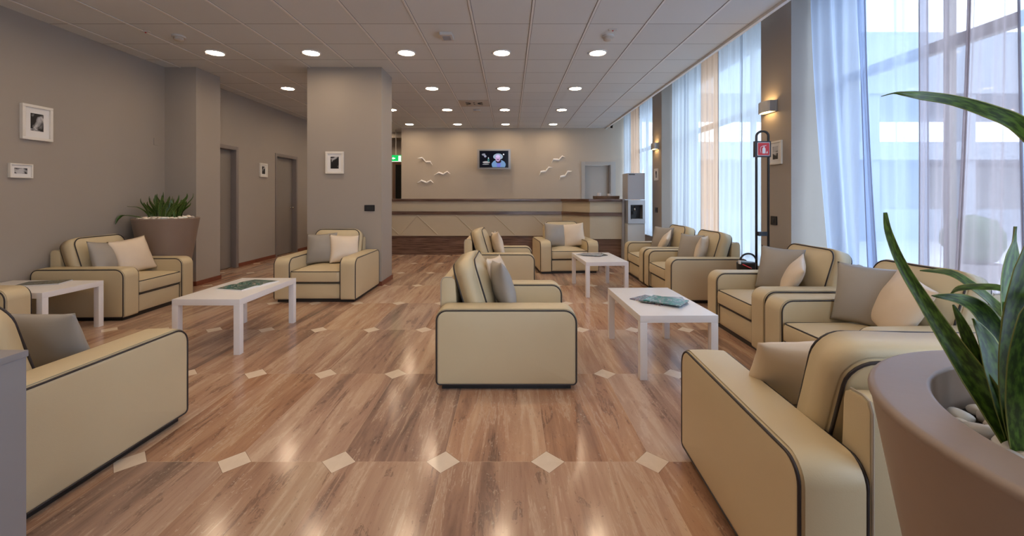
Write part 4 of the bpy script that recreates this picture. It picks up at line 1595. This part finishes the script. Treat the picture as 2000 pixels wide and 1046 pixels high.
# ================================================================== PLANTERS
def pot(t, Rr, H, rb, wall, depth, m):
    prof = [(rb * 0.9, 0.0), (rb, 0.01)]
    rimr = 0.011
    prof += [(rb + (Rr - rb) * k / 8, H * k / 8) for k in range(1, 8)]
    prof.append((Rr - (Rr - rb) * 0.022 / H * 1.0 - 0.0005, H - 0.022))
    for k in range(7):
        a = -0.15 + (PI / 2 + 0.15) * k / 6
        prof.append((Rr - rimr + rimr * math.cos(a), H - rimr + rimr * math.sin(a)))
    ri = Rr - wall
    prof.append((Rr - rimr - 0.008, H))
    prof.append((ri + rimr * 0.6 + 0.008, H))
    for k in range(6):
        a = PI / 2 + PI / 2 * k / 5
        prof.append((ri + rimr * 0.6 + rimr * 0.6 * math.cos(a), H - rimr * 0.6 + rimr * 0.6 * math.sin(a)))
    prof += [(ri - 0.004, H - depth - 0.05)]
    p = MB().lathe(prof, seg=96, cap1=False).build('pot', m, t, smooth=True, wn=True)
    MB().lathe([(ri - 0.006, H - depth - 0.03), (0.001, H - depth - 0.025)], seg=64, cap0=False, cap1=True).build('soil', MT['soil'], t)
    return p


def leaf(parent, pts, widths, side_dirs=None, fold=0.16, twist=None, name='leaf'):
    """pts in parent's local space; widths full widths (m); blade with shallow channel"""
    # resample with Catmull-Rom
    P = [Vector(p) for p in pts]
    n = len(P)
    SP, SW = [], []
    sub = 5
    for i in range(n - 1):
        p0, p1, p2, p3 = P[max(i - 1, 0)], P[i], P[i + 1], P[min(i + 2, n - 1)]
        for k in range(sub):
            t = k / sub
            q = 0.5 * ((2 * p1) + (p2 - p0) * t + (2 * p0 - 5 * p1 + 4 * p2 - p3) * t * t + (3 * p1 - p0 - 3 * p2 + p3) * t ** 3)
            SP.append(q)
            SW.append(widths[i] + (widths[i + 1] - widths[i]) * t)
    SP.append(P[-1]); SW.append(widths[-1])
    m = len(SP)
    mb = MB()
    vs, uv = [], []
    across = [-1, -0.86, -0.45, 0, 0.45, 0.86, 1]
    total = sum((SP[i + 1] - SP[i]).length for i in range(m - 1))
    s_acc = 0
    for face in (0, 1):
        s_acc = 0
        for i in range(m):
            d = (SP[min(i + 1, m - 1)] - SP[max(i - 1, 0)]).normalized()
            if i:
                s_acc += (SP[i] - SP[i - 1]).length
            sd = side_dirs if isinstance(side_dirs, Vector) else Vector((1, 0, 0))
            s = (sd - d * sd.dot(d))
            s = s.normalized() if s.length > 1e-4 else d.orthogonal().normalized()
            nn = s.cross(d).normalized()
            for a in across:
                w = SW[i] / 2
                th = 0.0022 * (1 - abs(a)) + 0.0003
                off = fold * SW[i] * (abs(a) ** 1.5)
                vs.append(SP[i] + s * a * w + nn * (off + (th if face else -th)))
                uv.append(((a + 1) / 2, s_acc / total * (total / 0.35)))
    na = len(across)
    fs = []
    for face in (0, 1):
        o = face * m * na
        for i in range(m - 1):
            for k in range(na - 1):
                q = (o + i * na + k, o + i * na + k + 1, o + (i + 1) * na + k + 1, o + (i + 1) * na + k)
                fs.append(q if face else q[::-1])
    o = m * na
    for i in range(m - 1):
        fs.append((i * na, (i + 1) * na, o + (i + 1) * na, o + i * na))
        fs.append((i * na + na - 1, o + i * na + na - 1, o + (i + 1) * na + na - 1, (i + 1) * na + na - 1))
    mb.add(vs, fs)
    mb.uv = uv
    return mb.build(name, MT['leaf'], parent, smooth=True)


def pebbles(cx, cy, z, rad, n, label, group, rmin, rmax, seed, inner=0.0, gain=1.0):
    rr = random.Random(seed)
    meshes = []
    cols = [(0.72, 0.66, 0.58), (0.62, 0.56, 0.49), (0.78, 0.73, 0.66), (0.42, 0.37, 0.33), (0.70, 0.60, 0.50)]
    pm = [simple('pebble_stone', tuple(min(0.9, q * gain) for q in c), 0.5, noise=0.08, nscale=20) for c in cols]
    pts = []
    tries = 0
    while len(pts) < n and tries < 20000:
        tries += 1
        a = rr.uniform(0, 2 * PI)
        q = math.sqrt(rr.uniform(inner ** 2, 1)) * rad
        x, y = q * math.cos(a), q * math.sin(a)
        s = rr.uniform(rmin, rmax)
        if all((x - u) ** 2 + (y - v) ** 2 > (0.80 * (s + w)) ** 2 for u, v, w in pts):
            pts.append((x, y, s))
    from mathutils import noise as mn
    for k in range(5):
        bm = bmesh.new()
        bmesh.ops.create_icosphere(bm, subdivisions=3, radius=1)
        for v in bm.verts:
            nv = mn.noise(v.co * 0.9 + Vector((k * 5, seed, 0)))
            v.co *= 1 + 0.22 * nv
            v.co.z *= 0.62
            v.co.x *= 1.12
            v.co.y *= 0.9
        me = bpy.data.meshes.new('pebble')
        bm.to_mesh(me)
        bm.free()
        me.shade_smooth()
        me.materials.append(pm[k])
        meshes.append(me)
    for x, y, s in pts:
        o = bpy.data.objects.new('pebble', meshes[rr.randrange(5)])
        C.objects.link(o)
        o.location = (cx + x, cy + y, z + s * 0.45 + rr.uniform(0, 0.006))
        o.rotation_euler = (rr.uniform(-.3, .3), rr.uniform(-.3, .3), rr.uniform(0, 6.28))
        o.scale = (s, s, s)
        tag(o, label, 'pebble', group)


# left planter by the pilaster
PX, PY = -4.56, 5.585
lp_ = thing('potted_snake_plant', (PX, PY, 0), 0, 'snake plant with bushy upright leaves in a tapered taupe pot by left wall', 'potted plant', 'snake plants in tapered taupe pots')
pot(lp_, 0.362, 1.0, 0.20, 0.045, 0.005, MT['pot'])
rr = random.Random(11)
z0 = 0.985
tips = [(-0.06, 0.36, 0.02), (-0.13, 0.31, 0.0), (-0.18, 0.28, -0.05), (-0.30, 0.22, 0), (0.03, 0.27, 0.04), (0.08, 0.30, 0), (0.13, 0.27, -0.04),
        (0.20, 0.26, 0.0), (0.25, 0.34, 0.03), (0.32, 0.22, 0), (-0.01, 0.32, -0.06), (0.17, 0.22, -0.08), (-0.24, 0.20, -0.06), (0.28, 0.27, -0.05)]
for k in range(30):
    tips.append((rr.uniform(-0.26, 0.28), rr.uniform(0.20, 0.34), rr.uniform(-0.12, 0.14)))
for tx, th, ty in tips:
    bx, by = tx * 0.55 + rr.uniform(-0.03, 0.03), ty * 0.6 + rr.uniform(-0.06, 0.04)
    mid = Vector((bx + (tx - bx) * 0.35 + rr.uniform(-.015, .015), by + (ty - by) * 0.4, z0 + th * 0.5))
    w = rr.uniform(0.038, 0.055)
    a = rr.uniform(-0.7, 0.7)
    leaf(lp_, [(bx, by, z0 - 0.02), (bx * 0.9 + mid.x * 0.1, by, z0 + th * 0.2), mid, (tx * 0.9 + mid.x * 0.1, ty, z0 + th * 0.82), (tx, ty, z0 + th)],
         [w * 0.6, w * 0.85, w, w * 0.6, 0.002], Vector((math.cos(a), math.sin(a), 0)))
leaf(lp_, [(-0.16, -0.05, z0), (-0.22, -0.08, z0 + 0.10), (-0.30, -0.10, z0 + 0.155), (-0.345, -0.12, z0 + 0.165), (-0.378, -0.16, z0 + 0.17)], [0.02, 0.03, 0.026, 0.016, 0.002], Vector((0.1, 1, 0)))
leaf(lp_, [(-0.12, -0.16, z0), (-0.22, -0.22, z0 + 0.04), (-0.32, -0.27, z0 + 0.055), (-0.355, -0.31, z0 + 0.02), (-0.37, -0.33, z0 - 0.05)], [0.02, 0.035, 0.045, 0.035, 0.003], Vector((0.3, 1, 0)))
pebbles(PX, PY, z0 + 0.003, 0.290, 95, 'white pebble in the tapered pot by the left wall pilaster', 'white pebbles in the left pot', 0.018, 0.032, 21, gain=1.25)

# foreground planter at lower right
QX, QY, QH = 0.959, 0.525, 0.95
np_ = thing('potted_snake_plant', (QX, QY, 0), 0, 'huge brown pot with long snake plant leaves filling the lower right corner', 'potted plant', 'snake plants in tapered taupe pots')
pot(np_, 0.389, QH, 0.224, 0.084, 0.05, MT['pot'])
Q0 = Vector((QX, QY, 0))


def pleaf(spec, side=Vector((1, 0.2, 0)), fold=0.14):
    """spec: (px, py, depth, width in px at that depth)"""
    pts = [at(x, y, Y) - Q0 for x, y, Y, w in spec]
    ws = [w / 820.0 * Y for x, y, Y, w in spec]
    return leaf(np_, pts, ws, side, fold)


pleaf([(1990, 872, 0.665, 44), (1955, 812, 0.68, 50), (1905, 738, 0.70, 44), (1855, 665, 0.725, 32), (1805, 588, 0.755, 23), (1762, 518, 0.78, 17), (1736, 455, 0.80, 12), (1729, 415, 0.81, 6)], Vector((0.8, -0.6, 0.5)), 0.25)
pleaf([(2230, 810, 0.52, 40), (2200, 650, 0.52, 50), (2150, 480, 0.53, 48), (2085, 340, 0.55, 40), (2000, 250, 0.58, 31), (1930, 217, 0.60, 26), (1860, 196, 0.62, 20), (1800, 187, 0.635, 17), (1765, 183, 0.64, 9), (1745, 182, 0.645, 3), (1722, 188, 0.65, 1.5)], Vector((0.1, -0.1, 1)), 0.12)
pleaf([(1990, 850, 0.70, 30), (1978, 740, 0.71, 40), (1966, 620, 0.72, 50), (1964, 550, 0.725, 50), (1972, 500, 0.73, 38), (1980, 470, 0.73, 10), (1983, 442, 0.73, 2)])
pleaf([(1988, 868, 0.665, 34), (1975, 780, 0.66, 48), (1975, 690, 0.655, 54), (1985, 600, 0.655, 52), (2000, 530, 0.655, 44), (2018, 450, 0.66, 4)], Vector((1, -0.2, 0)))
pleaf([(1975, 850, 0.715, 30), (1962, 740, 0.73, 40), (1945, 660, 0.74, 42), (1915, 608, 0.75, 36), (1875, 584, 0.76, 22), (1820, 577, 0.77, 2)], Vector((1, 0, 0.9)))
pleaf([(1978, 862, 0.69, 30), (1935, 780, 0.70, 28), (1905, 700, 0.71, 24), (1882, 640, 0.715, 18), (1862, 595, 0.72, 4)], Vector((0.8, -0.5, 0.3)))
pleaf([(1980, 865, 0.675, 36), (1962, 790, 0.68, 56), (1942, 720, 0.69, 54), (1922, 662, 0.70, 34), (1900, 622, 0.705, 3)], Vector((1, 0, 0.3)))
pleaf([(1995, 800, 0.73, 22), (1985, 650, 0.76, 20), (1945, 598, 0.79, 20), (1900, 560, 0.81, 20), (1855, 533, 0.83, 15), (1797, 528, 0.85, 2)], Vector((0.4, 0.5, 1)))
pleaf([(2010, 780, 0.72, 22), (2000, 620, 0.74, 20), (1965, 568, 0.76, 14), (1915, 560, 0.78, 13), (1875, 563, 0.79, 11), (1857, 574, 0.80, 2)], Vector((0.4, 0.5, 1)))
pleaf([(1985, 840, 0.705, 22), (1970, 740, 0.71, 28), (1960, 660, 0.715, 26), (1960, 615, 0.715, 16), (1966, 590, 0.715, 3)])
pleaf([(1995, 880, 0.65, 34), (1990, 790, 0.64, 44), (1995, 700, 0.635, 44), (2012, 620, 0.635, 36), (2040, 560, 0.64, 3)], Vector((1, -0.5, 0)))
pleaf([(1990, 870, 0.66, 18), (1988, 815, 0.655, 24), (1992, 770, 0.655, 16), (1998, 735, 0.655, 2)])
pleaf([(2050, 850, 0.60, 40), (2045, 700, 0.60, 60), (2060, 560, 0.61, 50), (2090, 420, 0.62, 4)], Vector((1, -0.3, 0)))
pleaf([(1985, 800, 0.73, 14), (1965, 690, 0.745, 16), (1945, 640, 0.755, 14), (1928, 620, 0.76, 4)], Vector((0.6, 0.3, 1)))
pleaf([(2150, 850, 0.55, 50), (2160, 640, 0.55, 64), (2190, 400, 0.56, 40), (2230, 250, 0.57, 4)], Vector((1, -0.3, 0)))
pebbles(QX, QY, QH - 0.080, 0.280, 210, 'smooth pale pebble in the huge foreground pot', 'pale pebbles in the foreground pot', 0.013, 0.021, 5)
